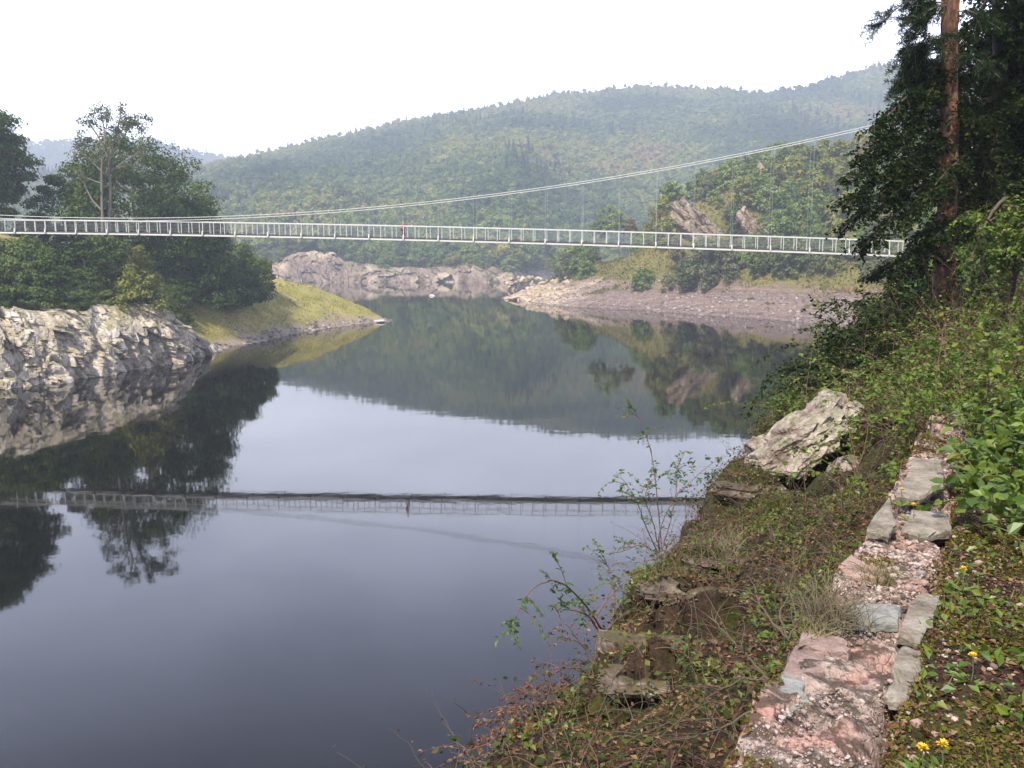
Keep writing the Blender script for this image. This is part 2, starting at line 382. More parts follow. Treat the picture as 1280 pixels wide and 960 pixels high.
# ---- right promontory
R_POLY = px_shore([(628, 373), (662, 377), (701, 382), (750, 385), (810, 388), (866, 393), (930, 397), (980, 401), (1035, 406)]) + \
    [(66, 158), (60, 140), (56, 118), (50, 100), (44, 84), (33, 60), (22, 42), (120, 20), (420, 20), (420, 420), (120, 520), (20, 420), (4, 330)]
def zR(X, Y):
    X = np.asarray(X, float); Y = np.asarray(Y, float)
    d, par = polydist(X, Y, R_POLY); px = 640 + FPX * X / np.maximum(Y, 1)
    P = np.stack([X, Y], -1)
    hb = np.interp(px, [600, 680, 740, 820, 870, 950, 1100], [5.0, 5, 5, 4.8, 5.2, 5.6, 5.8]); wb = np.interp(px, [600, 700, 800, 900, 1000], [11, 15, 17, 21, 24])
    cap = np.interp(px, [620, 660, 700, 740, 780, 815, 845, 875, 910, 950, 1010, 1080, 1200], [5.5, 8, 9, 10, 12, 16, 24, 30, 33, 35, 37, 38, 42])
    slope = np.interp(px, [640, 760, 830, 900, 980, 1100], [.45, .55, .95, .9, .72, .6])
    z = hb * np.minimum(d / wb, 1) ** 1.1 + np.maximum(0, d - wb) * slope
    z = np.minimum(z, cap) - .25 * np.maximum(0, d - 95)
    cl = np.exp(-((px - 832) / 13) ** 2) * sstep(d, wb * .75, wb * .95) * 4.5       # small crag above the shingle
    z = z + cl + np.minimum(np.abs(d) * .07, 1.6) * fbm(P / 13, 4, 31) + .35 * np.clip(d, 0, 1) * fbm(P / 2.3, 3, 33)
    return np.where(d < 0, d * .35 - .1, z - .1), d, par
gx, gy = np.meshgrid(np.arange(-14, 190, 1.15), np.arange(96, 400, 1.3), indexing='ij')
z, d, par = zR(gx, gy); wet = gx + 0
mb = MB(); mb.add(*gridmesh(gx, gy, z), smooth=True)
mp_, nt, out = M('stony_bank'); L = nt.links
g = nt.nodes.new('ShaderNodeNewGeometry'); P = g.outputs['Position']; sx = nt.nodes.new('ShaderNodeSeparateXYZ'); L.new(P, sx.inputs[0])
nn = noise(nt, .10, 6, .65, P); n5 = noise(nt, 1.1, 6, .75, P); n6 = noise(nt, .05, 3, .5, P)
st = ramp(nt, n5, [(.25, (.085, .06, .05)), (.45, (.175, .125, .105)), (.6, (.26, .195, .16)), (.78, (.39, .32, .26))])
san = ramp(nt, n5, [(.3, (.34, .24, .15)), (.6, (.52, .42, .29)), (.8, (.66, .58, .46))])
bz_ = node(nt, 'ShaderNodeTexNoise', Scale=1.0, Detail=3); cz_ = nt.nodes.new('ShaderNodeCombineXYZ'); L.new(math_(nt, 'ADD', math_(nt, 'MULTIPLY', sx.outputs[2], 1.5), math_(nt, 'MULTIPLY', nn, 1.2)), cz_.inputs[2]); L.new(cz_.outputs[0], bz_.inputs['Vector'])
st = mix(nt, 1.0, st, ramp(nt, bz_.outputs[0], [(.38, (.72, .70, .70)), (.5, (1, 1, 1)), (.6, (1.18, 1.13, 1.02))]), 'MULTIPLY')     # water level bands
px_ = math_(nt, 'DIVIDE', sx.outputs[0], sx.outputs[1])
st = mix(nt, ramp(nt, math_(nt, 'ADD', px_, math_(nt, 'MULTIPLY', math_(nt, 'SUBTRACT', nn, .5), .18)), [(.035, 1.0), (.085, 0.0)]), st, san)
gr = ramp(nt, math_(nt, 'ADD', math_(nt, 'MULTIPLY', nn, .5), math_(nt, 'MULTIPLY', n5, .5)), [(.35, (.075, .085, .022)), (.5, (.17, .155, .045)), (.62, (.24, .19, .07)), (.75, (.25, .18, .11))])
hi = math_(nt, 'ADD', math_(nt, 'MULTIPLY', math_(nt, 'SUBTRACT', sx.outputs[2], 4.7), .42), math_(nt, 'MULTIPLY', math_(nt, 'SUBTRACT', nn, .5), 4.5))
c = mix(nt, ramp(nt, hi, [(.2, 0.0), (.8, 1.0)]), st, gr)
p = node(nt, 'ShaderNodeBsdfPrincipled', Roughness=.95); p.inputs['Specular IOR Level'].default_value = .1
L.new(c, p.inputs['Base Color']); L.new(bump(nt, n5, 1, .5), p.inputs['Normal']); L.new(p.outputs[0], out.inputs['Surface'])
tag(mb.build('shore', mp_), kind='structure')

# ---- far shore and the wooded hills behind
def shoreY(a): return np.interp(a, [-1.2, -.5, -.27, -.16, -.05, 0.0, .02, .06, .5, 1.2], [470, 455, 448, 450, 452, 440, 470, 540, 640, 700])
RIDGE = [(-500, 215), (-200, 214), (35, 215), (215, 214), (262, 212), (300, 203), (350, 189), (410, 175), (500, 157), (600, 141), (700, 120), (800, 112), (870, 115), (950, 120), (1000, 110), (1040, 98), (1080, 88), (1170, 83), (1280, 70), (1600, 60)]
RA = [(x - 640) / FPX for x, _ in RIDGE]; RE = [(320 - y - 15) / FPX for _, y in RIDGE]
def ridgeY(a): return np.interp(a, [-.6, -.3, 0, .3, .6], [900, 950, 1080, 1120, 1080])
def zH(X, Y):
    X = np.asarray(X, float); Y = np.asarray(Y, float); a = X / Y
    y0 = shoreY(a); yr = ridgeY(a); zr = EYE + np.interp(a, RA, RE) * yr
    P = np.stack([X, Y], -1)
    hb = np.interp(a, [-.4, -.27, -.22, -.17, -.1, -.03, .02, .05], [9, 13, 17, 10, 9, 8.5, 8, 6]) * (1 + .3 * fbm(P / 14, 3, 51))
    d = Y - y0; t = (d - 14) / (yr - y0 - 14)
    tt = np.clip(t, 0, 1.0)
    prof = tt ** .92
    # spurs and gullies running down the slope
    spur = .5 * np.sin(a * 21 + 2.2 * t + 1.0) + .5 * fbm(np.stack([a * 9 + .8 * t, t * 1.4], -1), 3, 61)
    z = hb * np.clip(d / 14, 0, 1) + (zr - hb) * prof + spur * 30 * np.clip(t, 0, 1) * np.clip(1 - t, 0, 1) * 2.2
    z = z + 2.5 * fbm(P / 40, 3, 63) * np.clip(d / 60, 0, 1)
    z = np.where(t > 1, zr - (Y - yr) * .35 , z)
    return np.where(d < 0, d * .3 - .2, z), t, d
A_, Y_ = np.meshgrid(np.linspace(-.78, .80, 330), np.concatenate([np.linspace(0, 1, 190) ** 1.35, [1.15, 1.35]]), indexing='ij')
yy = (shoreY(A_) - 12) + (ridgeY(A_) - shoreY(A_) + 12) * Y_
z, t, d = zH(A_ * yy, yy)
mb = MB(); mb.add(*gridmesh(A_ * yy, yy, z), smooth=True)
mh, nt, out = M('hill_ground'); L = nt.links
P = geo_pos(nt)
c = ramp(nt, noise(nt, .02, 6, .65, P), [(.3, (.035, .05, .02)), (.5, (.075, .075, .035)), (.7, (.14, .11, .06))])
p = node(nt, 'ShaderNodeBsdfPrincipled', Roughness=1.0); L.new(c, p.inputs['Base Color']); L.new(p.outputs[0], out.inputs['Surface'])
tag(mb.build('hill', mh), kind='structure')
# the hill beyond, at the left
RIDGE2 = [(-700, 190), (-200, 196), (0, 190), (35, 186), (100, 186), (170, 184), (215, 189), (260, 199), (310, 208), (420, 230), (700, 260)]
def zH2(X, Y):
    a = X / Y; zr = EYE + np.interp(a, [(x - 640) / FPX for x, _ in RIDGE2], [(320 - y) / FPX for _, y in RIDGE2]) * 1750
    t = (Y - 1150) / 600; P = np.stack([X, Y], -1)
    return np.where(t > 1, zr - (Y - 1750) * .3, zr * np.clip(t, 0, 1) ** .9 + 20 * fbm(P / 160, 4, 71) * np.clip(t * (1 - t) * 4, 0, 1))
A2, Y2 = np.meshgrid(np.linspace(-.9, .1, 130), np.linspace(1150, 1950, 60), indexing='ij')
mb = MB(); mb.add(*gridmesh(A2 * Y2, Y2, zH2(A2 * Y2, Y2)), smooth=True); tag(mb.build('hill', mh), kind='structure')

# far rock bank: broken purple-brown rock below the wood
aa = np.linspace(-.44, .055, 760); hts = np.linspace(-.5, 1.0, 46); AA, HH = np.meshgrid(aa, hts, indexing='ij')
Y0 = shoreY(AA); PX = 640 + FPX * AA
Hb = np.interp(PX, [200, 335, 365, 395, 420, 432, 440, 450, 480, 540, 580, 610, 640, 670], [9, 10, 14.5, 17.5, 16, 11, 11.5, 10, 9, 8, 9.5, 9, 7, 6])
Hb = Hb * .92 + 1.1 * fbm(np.stack([PX / 14, PX * 0], -1), 3, 81)
ZZ = np.where(HH < 0, HH * 3, HH * Hb); back = np.where(HH < 0, HH * 2, HH * 6 + 5 * HH ** 3)
q = np.stack([AA * 450 + .3 * ZZ, ZZ + .5 * back], -1).reshape(-1, 2); q = q + 1.2 * np.stack([fbm(q / 4, 2, 85), fbm(q / 4, 2, 86)], -1)
dis = (facets(q, (9, 16), 1.1, 82, .4) + facets(q, (2.2, 3.4), .65, 83, .7) + .9 * fbm(q / np.array([1.6, 3.2]), 4, 84)).reshape(AA.shape)
YY = Y0 + back + dis - 1.5
mfar = mat_rock('purple_brown_rock', [(.2, (.085, .058, .048)), (.42, (.185, .130, .108)), (.6, (.275, .205, .168)), (.85, (.42, .335, .27))], .16, .8, .4, moss=(.20, .20, .08), moss_amt=.16, warm=(.52, .42, .30))
mb = MB(); mb.add(*gridmesh(AA * YY, YY, ZZ)); tag(mb.build('cliff', mfar), kind='structure')

# ================================================================== forest on the hills: crowns that merge into one mass
def puff(seed, lumps, spread, hgt):
    rg = np.random.default_rng(seed); mb = MB()
    for k in range(lumps):
        V, F = ICO2; c = rg.normal(0, 1, 3) * spread; c[2] = abs(c[2]) * .8 + hgt * rg.uniform(.2, .62)
        r = rg.uniform(.42, .75) * (1.15 - .35 * c[2] / hgt)
        V = V * (1 + .55 * fbm(V * 1.7 + k * 7 + seed, 2, seed) + rg.normal(0, .09, len(V)))[:, None]
        fl = rg.uniform(.7, .95); mb.add(V * r * np.array([1, 1, fl]) * hgt * .30 + c, F)
        n = 46; d_ = rdir(n, rg, -.4, 1); p_ = c + d_ * r * np.array([1, 1, fl]) * hgt * rg.uniform(.27, .40, (n, 1)); s_ = rg.uniform(.7, 1.5, n); nr_ = norm(d_ + rg.normal(0, .35, (n, 3))); mb.add(*leaves(p_, np.cross(nr_, rdir(n, rg)), nr_, s_, s_ * .7, 'quad'))
    return mb
def conifer_puff(seed):
    rg = np.random.default_rng(seed); mb = MB(); n = 190
    t = rg.random(n) ** .7; an = rg.uniform(0, 6.283, n); r = (1 - t) * 2.4 + .15
    base = np.stack([0 * t, 0 * t, 1.2 + t * 11], 1); ax = np.stack([np.cos(an), np.sin(an), -.35 + 0 * an], 1)
    mb.add(*leaves(base, ax, rdir(n, rg, .4, 1), r, r * .75, 'quad')); return mb
mfor = mat_leaf('hill_foliage', [(0.0, (.030, .066, .028)), (.3, (.075, .125, .038)), (.5, (.125, .18, .048)), (.70, (.21, .24, .062)), (.92, (.28, .245, .08)), (1.0, (.27, .19, .09))], .1, .8, .0065, .1, wi=.0, wn=1.25, wo=.42)
mfor2 = mat_leaf('conifer_needles', [(.2, (.018, .034, .018)), (.8, (.04, .06, .03))], .05, .8, .02, .1)
srcs = []
for k in range(4):
    o = puff(100 + k, 6, 1.5, 9.5).build('forest_crown', mfor); COL.objects.unlink(o); srcs.append(o)
o = conifer_puff(5).build('forest_conifer', mfor2); COL.objects.unlink(o); srcs.append(o)
def scatter_nodes(objs, smin, smax, weights, seed):
    ng = bpy.data.node_groups.new('wood_scatter', 'GeometryNodeTree')
    ng.interface.new_socket('Geometry', in_out='INPUT', socket_type='NodeSocketGeometry'); ng.interface.new_socket('Geometry', in_out='OUTPUT', socket_type='NodeSocketGeometry')
    gi = ng.nodes.new('NodeGroupInput'); go = ng.nodes.new('NodeGroupOutput'); j = ng.nodes.new('GeometryNodeGeometryToInstance')
    for o in reversed(objs):
        oi = ng.nodes.new('GeometryNodeObjectInfo'); oi.inputs['Object'].default_value = o; ng.links.new(oi.outputs['Geometry'], j.inputs[0])
    ip = ng.nodes.new('GeometryNodeInstanceOnPoints'); ng.links.new(gi.outputs[0], ip.inputs['Points']); ng.links.new(j.outputs[0], ip.inputs['Instance'])
    ip.inputs['Pick Instance'].default_value = True
    at_ = ng.nodes.new('GeometryNodeInputNamedAttribute'); at_.data_type = 'INT'; at_.inputs[0].default_value = 'kind_index'; ng.links.new(at_.outputs[0], ip.inputs['Instance Index'])
    rr = ng.nodes.new('FunctionNodeRandomValue'); rr.data_type = 'FLOAT_VECTOR'; rr.inputs[0].default_value = (0, 0, 0); rr.inputs[1].default_value = (0, 0, 6.283); ng.links.new(rr.outputs[0], ip.inputs['Rotation'])
    rs = ng.nodes.new('FunctionNodeRandomValue'); rs.data_type = 'FLOAT_VECTOR'; rs.inputs[0].default_value = (smin,) * 3; rs.inputs[1].default_value = (smax,) * 3; rs.inputs['Seed'].default_value = seed
    ng.links.new(rs.outputs[0], ip.inputs['Scale']); ng.links.new(ip.outputs[0], go.inputs[0]); return ng
def wood(name, pts, kinds, ng, label, cat='wood'):
    mb = MB(); mb.add(pts, []); o = mb.build(name, []); at_ = o.data.attributes.new('kind_index', 'INT', 'POINT'); at_.data.foreach_set('value', np.asarray(kinds, np.int32))
    md = o.modifiers.new('scatter', 'NODES'); md.node_group = ng
    return tag(o, label, cat, kind='stuff')
rg = np.random.default_rng(77); n = 34000
a = rg.uniform(-.70, .72, n); u = rg.random(n)
y0, yr = shoreY(a) + 13, ridgeY(a) + 25
Y = np.sqrt(y0 ** 2 + (yr ** 2 - y0 ** 2) * u); X = a * Y; z, t, d = zH(X, Y)
keep = (d > 13) & ~((np.abs(a) < .0) )
X, Y, z, t = X[keep], Y[keep], z[keep], t[keep]
con = ((fbm(np.stack([X, Y], -1) / 90, 2, 91) > .34) & (rg.random(len(X)) < .35)) | ((t > .97) & (rg.random(len(X)) < .15))
kinds = np.where(con, 4, rg.integers(0, 4, len(X)))
ng = scatter_nodes(srcs, .85, 1.7, None, 3)
wood('forest', np.stack([X, Y, z - .8], 1), kinds, ng, 'hazy autumn wood covering the long hill behind the lake')
n = 7000; a = rg.uniform(-.82, -.1, n); Y = np.sqrt(1160 ** 2 + (1770 ** 2 - 1160 ** 2) * rg.random(n)); X = a * Y
wood('forest', np.stack([X, Y, zH2(X, Y) - .8], 1), np.where(rg.random(n) < .15, 4, rg.integers(0, 4, n)), ng, 'palest far wood on the distant hill at the left edge')
# ================================================================== suspension footbridge
B1 = np.array([(100 - 640) / FPX * 106 * 1.0, 106.0]); B2 = np.array([(860 - 640) / FPX * 95.5, 95.5])
BD = (B2 - B1) / np.linalg.norm(B2 - B1); BN = np.array([BD[1], -BD[0]])           # BN points towards the camera
def b_s(px):                                                                         # distance along the bridge seen at a pixel column
    a = (px - 640) / FPX
    return (a * B1[1] - B1[0]) / (BD[0] - a * BD[1])
S0, S1 = b_s(-75), b_s(1137)
fit_px = [0, 250, 500, 800, 1130]; fit_y = [292, 295.5, 301, 309.5, 322]
fs = [b_s(p) for p in fit_px]; fz = [at(p, y, (B1 + BD * s)[1])[2] for p, y, s in zip(fit_px, fit_y, fs)]
BC = np.polyfit(fs, fz, 2)
def bz(s): return np.polyval(BC, s)
def bp(s, off=0.0, h=0.0):
    p = B1 + BD * s + BN * off; return np.array([p[0], p[1], bz(s) + h])
mwhite = mat_plain('pale_painted_steel', (.60, .59, .55), .5, .06, 2)
mgrey = mat_plain('grey_galvanised_steel', (.42, .44, .45), .5, .12, 2)
mdeck = mat_plain('dark_deck', (.07, .065, .06), .9, .2, 3)
mcable = mat_plain('steel_cable', (.40, .42, .44), .45, .1, 4)
HW = .85                                                                               # half width
br = empty('suspension_footbridge', tuple(bp(S0)))
tag(br, 'long pale steel suspension footbridge crossing the lake from bank to bank', 'footbridge')
org = np.array(br.location)
step = 1.31; s_all = np.arange(S0, S1, step); bay = np.append(s_all[::3], S1)
mb = MB()
for a, b in zip(bay[:-1], bay[1:]): box(mb, bp(a, 0, .30), bp(b, 0, .30), HW * 2 - .12, .08)
mb.build('deck', mdeck, br, org)
for sgn in (1, -1):
    mb = MB()
    for a, b in zip(bay[:-1], bay[1:]): box(mb, bp(a + .06, sgn * HW, .10), bp(b - .06, sgn * HW, .10), .10, .17)
    mb.build('girder', mwhite, br, org)
    mb = MB()
    for a, b in zip(bay[:-1], bay[1:]): box(mb, bp(a, sgn * HW, 1.63), bp(b, sgn * HW, 1.63), .09, .10)
    mb.build('top_rail', mwhite, br, org)
    mb = MB()
    for a, b in zip(bay[:-1], bay[1:]): box(mb, bp(a, sgn * (HW - .02), .28), bp(b, sgn * (HW - .02), .28), .05, .17)
    mb.build('kick_rail', mdeck, br, org)
# wire mesh infill panels are thin wires
for sgn in (1, -1):
    P = []; 
    for h in np.arange(.56, 1.5, .155): P.append([bp(s, sgn * (HW - .03), h) for s in np.linspace(S0, S1, 60)])
    V, F = tubes(np.array(P), np.full((len(P), 60), .006), 3); mb = MB(); mb.add(V, F)
    mb.build('wire_infill', mcable, br, org)
near = s_all
for k, s in enumerate(near):
    mb = MB(); box(mb, bp(s, HW, .28), bp(s, HW, 1.57), .055 if k % 3 else .075, .06, up=(BD[0], BD[1], 0)); mb.build('post', mwhite, br, org)
mb = MB()
for k, s in enumerate(s_all): box(mb, bp(s, -HW, .28), bp(s, -HW, 1.57), .055, .06, up=(BD[0], BD[1], 0))
tag(mb.build('post', mwhite, br, org), kind='stuff')
CA = 11.2 / (b_s(1075) - b_s(125)) ** 2; SV = b_s(125)
def cz(s): return 1.78 + CA * (s - SV) ** 2
for s in bay[:-1]:
    mb = MB(); box(mb, bp(s, HW + .26, .10), bp(s, -HW - .26, .10), .16, .16); mb.build('cross_beam', mgrey, br, org)
    for sgn in (1, -1):                                                                # bracket and hanger rod
        mb = MB(); box(mb, bp(s, sgn * (HW + .17), .18), bp(s, sgn * (HW + .10), .62), .16, .12, up=(BD[0], BD[1], 0))
        V, F = tubes(np.array([bp(s, sgn * (HW + .17), .2), bp(s, sgn * (HW + .17), max(cz(s) - sgn * .2, .6))]), np.full((1, 2), .006)[0], 4); mb.add(V, F)
        mb.build('hanger', mcable if False else mwhite, br, org)
S2 = b_s(1196)
for sgn in (1, -1):
    ss_ = np.linspace(S0, S2, 120)
    P = np.array([np.append(bp(0)[:0], [*(B1 + BD * s + BN * sgn * (HW + .17)), bz(min(s, S1)) + cz(s) - sgn * .2]) for s in ss_])
    V, F = tubes(P, np.full(len(P), .038), 6); mb = MB(); mb.add(V, F, smooth=True); mb.build('main_cable', mwhite, br, org)
mconc = mat_plain('weathered_concrete', (.40, .38, .35), .9, .2, 1.2, bd=.02)
top = bz(S1) + cz(S2)
for sgn in (1, -1):
    b = B1 + BD * S2 + BN * sgn * (HW + .17); mb = MB(); box(mb, (*b, 5), (*b, top + .4), .7, .8); mb.build('pylon_leg', mconc, br, org)
p, q = [B1 + BD * S2 + BN * sgn * (HW + .5) for sgn in (1, -1)]; mb = MB(); box(mb, (*p, top - .6), (*q, top - .6), .55, .7); mb.build('pylon_beam', mconc, br, org)
pa, pb = B1 + BD * (S1 + .02), B1 + BD * (S2 + 1.5); mb = MB(); box(mb, (*pa, (bz(S1) - 1.6) / 2), (*pb, (bz(S1) - 1.6) / 2), 3.0, bz(S1) + 1.8); mb.build('abutment', mconc, br, org)

# ================================================================== the person crossing
def skinned(name, verts, edges, radii, mat, parent=None, sub=2, loc=None):
    me = bpy.data.meshes.new(name); me.from_pydata([tuple(v) for v in verts], edges, []); me.materials.append(mat)
    o = bpy.data.objects.new(name, me); COL.objects.link(o); o.modifiers.new('skin', 'SKIN'); s = o.modifiers.new('sub', 'SUBSURF'); s.levels = s.render_levels = sub
    for v, r in zip(me.skin_vertices[0].data, radii): v.radius = (r, r) if not hasattr(r, '__len__') else r
    me.skin_vertices[0].data[0].use_root = True
    dg = bpy.context.evaluated_depsgraph_get(); m2 = bpy.data.meshes.new_from_object(o.evaluated_get(dg)); o.modifiers.clear(); o.data = m2; bpy.data.meshes.remove(me)
    for pgn in m2.polygons: pgn.use_smooth = True
    if parent is not None: o.parent = parent
    if loc is not None: o.location = loc
    return o
ps = b_s(506.5); ploc = bp(ps, HW - .55, .345)
mskin = mat_plain('skin', (.62, .36, .25), .5, .05); mred = mat_plain('red_cloth', (.62, .045, .035), .8, .1); mhair = mat_plain('light_brown_hair', (.32, .17, .08), .7, .1); mtro = mat_plain('dark_red_trousers', (.16, .03, .04), .85, .1)
# walking towards +x along the deck
bodyV = [(0, 0, .95), (0, 0, 1.15), (0.01, 0, 1.38), (.02, 0, 1.50), (.05, 0, 1.64), (.05, 0, 1.72),
         (.02, .19, 1.40), (.00, .23, 1.12), (.14, .22, .93), (.02, -.19, 1.40), (.06, -.23, 1.13), (-.05, -.22, .90),
         (0, .1, .9), (.15, .1, .50), (.20, .1, .08), (.32, .1, .05), (0, -.1, .9), (.02, -.1, .50), (-.22, -.1, .14), (-.12, -.1, .05)]
bodyE = [(0, 1), (1, 2), (2, 3), (3, 4), (4, 5), (2, 6), (6, 7), (7, 8), (2, 9), (9, 10), (10, 11), (0, 12), (12, 13), (13, 14), (14, 15), (0, 16), (16, 17), (17, 18), (18, 19)]
bodyR = [.14, .13, .15, .055, .10, .085, .06, .045, .035, .06, .045, .035, .09, .06, .045, .04, .09, .06, .045, .04]
rzp = math.atan2(BD[1], BD[0])
pb_ = skinned('person', bodyV, bodyE, bodyR, mskin, None, 2, tuple(ploc)); pb_.rotation_euler = (0, 0, rzp)
tag(pb_, 'person in a red jacket walking across the footbridge', 'person')
skinned('jacket', bodyV[:4] + bodyV[6:8] + bodyV[9:11], [(0, 1), (1, 2), (2, 3), (2, 4), (4, 5), (2, 6), (6, 7)], [.185, .17, .185, .085, .085, .07, .085, .07], mred, pb_)
skinned('trousers', [(0, 0, .95), (0, .1, .9), (.15, .1, .50), (.20, .1, .13), (0, -.1, .9), (.02, -.1, .50), (-.22, -.1, .19)], [(0, 1), (1, 2), (2, 3), (0, 4), (4, 5), (5, 6)], [.16, .115, .085, .07, .115, .085, .07], mtro, pb_)
skinned('hair', [(.0, 0, 1.64), (.03, 0, 1.76), (.07, 0, 1.78)], [(0, 1), (1, 2)], [.095, .10, .07], mhair, pb_)
# ================================================================== trees and bushes of the middle distance
mbark = mat_plain('grey_bark', (.20, .17, .14), .95, .3, 3, bd=.05)
mpale = mat_plain('pale_dead_wood', (.20, .17, .135), .9, .2, 2)
G_DARK = [(0.0, (.016, .034, .008)), (.3, (.036, .072, .014)), (.6, (.072, .118, .020)), (.9, (.14, .17, .030))]
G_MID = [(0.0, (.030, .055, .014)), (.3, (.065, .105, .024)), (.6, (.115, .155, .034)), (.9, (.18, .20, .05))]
G_YEL = [(0.0, (.085, .115, .025)), (.35, (.15, .18, .036)), (.65, (.23, .235, .05)), (.95, (.32, .255, .06))]
G_GREY = [(0.0, (.045, .062, .030)), (.4, (.095, .115, .050)), (.7, (.155, .165, .075)), (.95, (.21, .195, .095))]
G_AUT = [(0.0, (.07, .065, .022)), (.4, (.15, .11, .030)), (.7, (.22, .12, .040)), (.95, (.26, .15, .08))]
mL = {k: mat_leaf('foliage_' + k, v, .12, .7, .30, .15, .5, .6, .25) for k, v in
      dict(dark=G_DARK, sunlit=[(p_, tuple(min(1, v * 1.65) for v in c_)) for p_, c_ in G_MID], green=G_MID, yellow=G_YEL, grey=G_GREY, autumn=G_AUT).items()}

def clump_leaves(mb, rg, c, r, n, size, flat=.75, droop=.25, sq=.62):
    d = rdir(n, rg); rr = r * rg.random(n) ** .38
    p = c + d * rr[:, None] * np.array([1, 1, flat]) * rg.uniform(.8, 1.15, (n, 1))
    nor = norm(d * .8 + np.array([0, 0, .55]) + rg.normal(0, .30, (n, 3)))
    ax = norm(np.cross(nor, rdir(n, rg)) + np.array([0, 0, -droop]))
    s = size * rg.uniform(.6, 1.3, n)
    mb.add(*leaves(p, ax, nor, s, s * sq, 'quad'))
def tree_meshes(seed, h, rx, leaf, ncl, nlf, base=.3, shape='round', trunk_r=None, lean=(0, 0), clr=None, nlimb=14, sparse=0.0, tri=False):
    """returns trunk builder, crown builder at the origin"""
    rg = np.random.default_rng(seed); tr = MB(); cr = MB()
    tr_r = trunk_r or h * .02; N = 9; t = np.linspace(0, 1, N); top = h * .86
    path = np.stack([lean[0] * t ** 1.5 + .02 * h * np.sin(t * 5 + seed) * t, lean[1] * t ** 1.5 + .02 * h * np.cos(t * 4 + seed) * t, -.4 + t * (top + .4)], 1)
    tr.add(*tubes(path, tr_r * (1 - .86 * t) + .01, 8), smooth=True)
    ctr = []
    for k in range(ncl * 6):
        if len(ctr) >= ncl: break
        u = rg.uniform(0, 1); zz = h * (base + (1 - base) * u)
        if shape == 'round': w = np.sqrt(max(.02, 1 - (2 * u - .9) ** 2 / 1.25)) 
        elif shape == 'cone': w = (1 - u) * .95 + .06
        elif shape == 'oval': w = np.sin(np.pi * np.clip(u * .86 + .12, 0, 1)) ** .7
        else: w = np.sqrt(max(.03, 1 - u * u))                                     # dome / bush
        an = rg.uniform(0, 2 * np.pi); q = rx * w * rg.uniform(.45, 1.0) ** .6 * (1 + .18 * np.sin(an * 3 + seed))
        c = np.array([q * np.cos(an), q * np.sin(an), zz]); i = min(N - 1, int(u * N)); c[:2] += path[i, :2]
        if all(np.linalg.norm((c - e) / np.array([1, 1, .8])) > (clr or rx * .24) for e in ctr): ctr.append(c)
    for j, c in enumerate(ctr):
        r = rx * rg.uniform(.17, .31) * (1.1 if shape != 'cone' else .9)
        if rg.random() < sparse: continue
        clump_leaves(cr, rg, c, r, int(nlf * 1.35 * rg.uniform(.6, 1.3)), leaf, rg.uniform(.42, .68))
        if j < nlimb:
            i = np.clip(int((c[2] / h - .12) * N), 1, N - 2); a = path[i]; m = (a + c) / 2 + np.array([0, 0, -.06 * h * rg.random()])
            tt = np.linspace(0, 1, 6)[:, None]; P = a * (1 - tt) ** 2 + 2 * m * tt * (1 - tt) + c * tt ** 2
            tr.add(*tubes(P, tr_r * .42 * (1 - .8 * tt[:, 0]) + .01, 5), smooth=True)
    return tr, cr
def make_tree(name, loc, label, cat, group, leafmat, seed, h, rx, leaf, ncl, nlf, bark=None, **kw):
    e = empty(name, tuple(loc)); tag(e, label, cat, group)
    tr, cr = tree_meshes(seed, h, rx, leaf, ncl, nlf, **kw)
    tr.build('trunk' if cat != 'bush' else 'stem', bark or mbark, e); cr.build('crown' if cat != 'bush' else 'foliage', leafmat, e); return e
def atL(px, Y):
    a = (px - 640) / FPX; z, _, _ = zL(np.array([a * Y]), np.array([Y * 1.0])); return np.array([a * Y, Y, float(z[0])])

# ---- big trees on the left bank, behind the bridge
GL = 'trees behind the left end of the bridge'
make_tree('dense_tree', atL(178, 131), 'broad dark oak with the densest crown, behind the bridge right of the bare pale trunks', 'tree', GL, mL['dark'], 1, 21.0, 9.2, .46, 150, 170, base=.08, shape='round', nlimb=12)
make_tree('dense_tree', atL(238, 134), 'rounded dark tree sloping down to the right of the big oak', 'tree', GL, mL['dark'], 2, 15.5, 7.0, .46, 80, 150, base=.05, shape='dome')
make_tree('dense_tree', atL(101, 128), 'dark bushy tree just left of the bare pale trunks', 'tree', GL, mL['dark'], 3, 15.0, 5.0, .42, 70, 140, base=.1, shape='round')
make_tree('small_tree', atL(290, 150), 'low hazy green tree at the right foot of the tree group', 'tree', GL, mL['green'], 4, 8.6, 5.2, .45, 40, 110, base=.05, shape='dome')
make_tree('dense_tree', atL(-42, 116), 'tall dark tree cut by the left edge of the picture', 'tree', GL, mL['dark'], 5, 21.0, 7.6, .46, 190, 200, base=.22, shape='round', nlimb=16)
make_tree('small_tree', atL(48, 124), 'yellow green bushy tree between the two dark crowns', 'tree', GL, mL['yellow'], 6, 6.8, 3.6, .36, 34, 110, base=.05, shape='dome')
make_tree('small_tree', atL(22, 120), 'low olive tree beside the tall tree at the left edge', 'tree', GL, mL['grey'], 7, 6.0, 3.4, .36, 30, 100, base=.05, shape='dome')
make_tree('small_tree', atL(320, 158), 'lowest green tree at the end of the wooded left bank', 'tree', GL, mL['green'], 9, 6.2, 3.8, .42, 26, 90, base=.05, shape='dome')
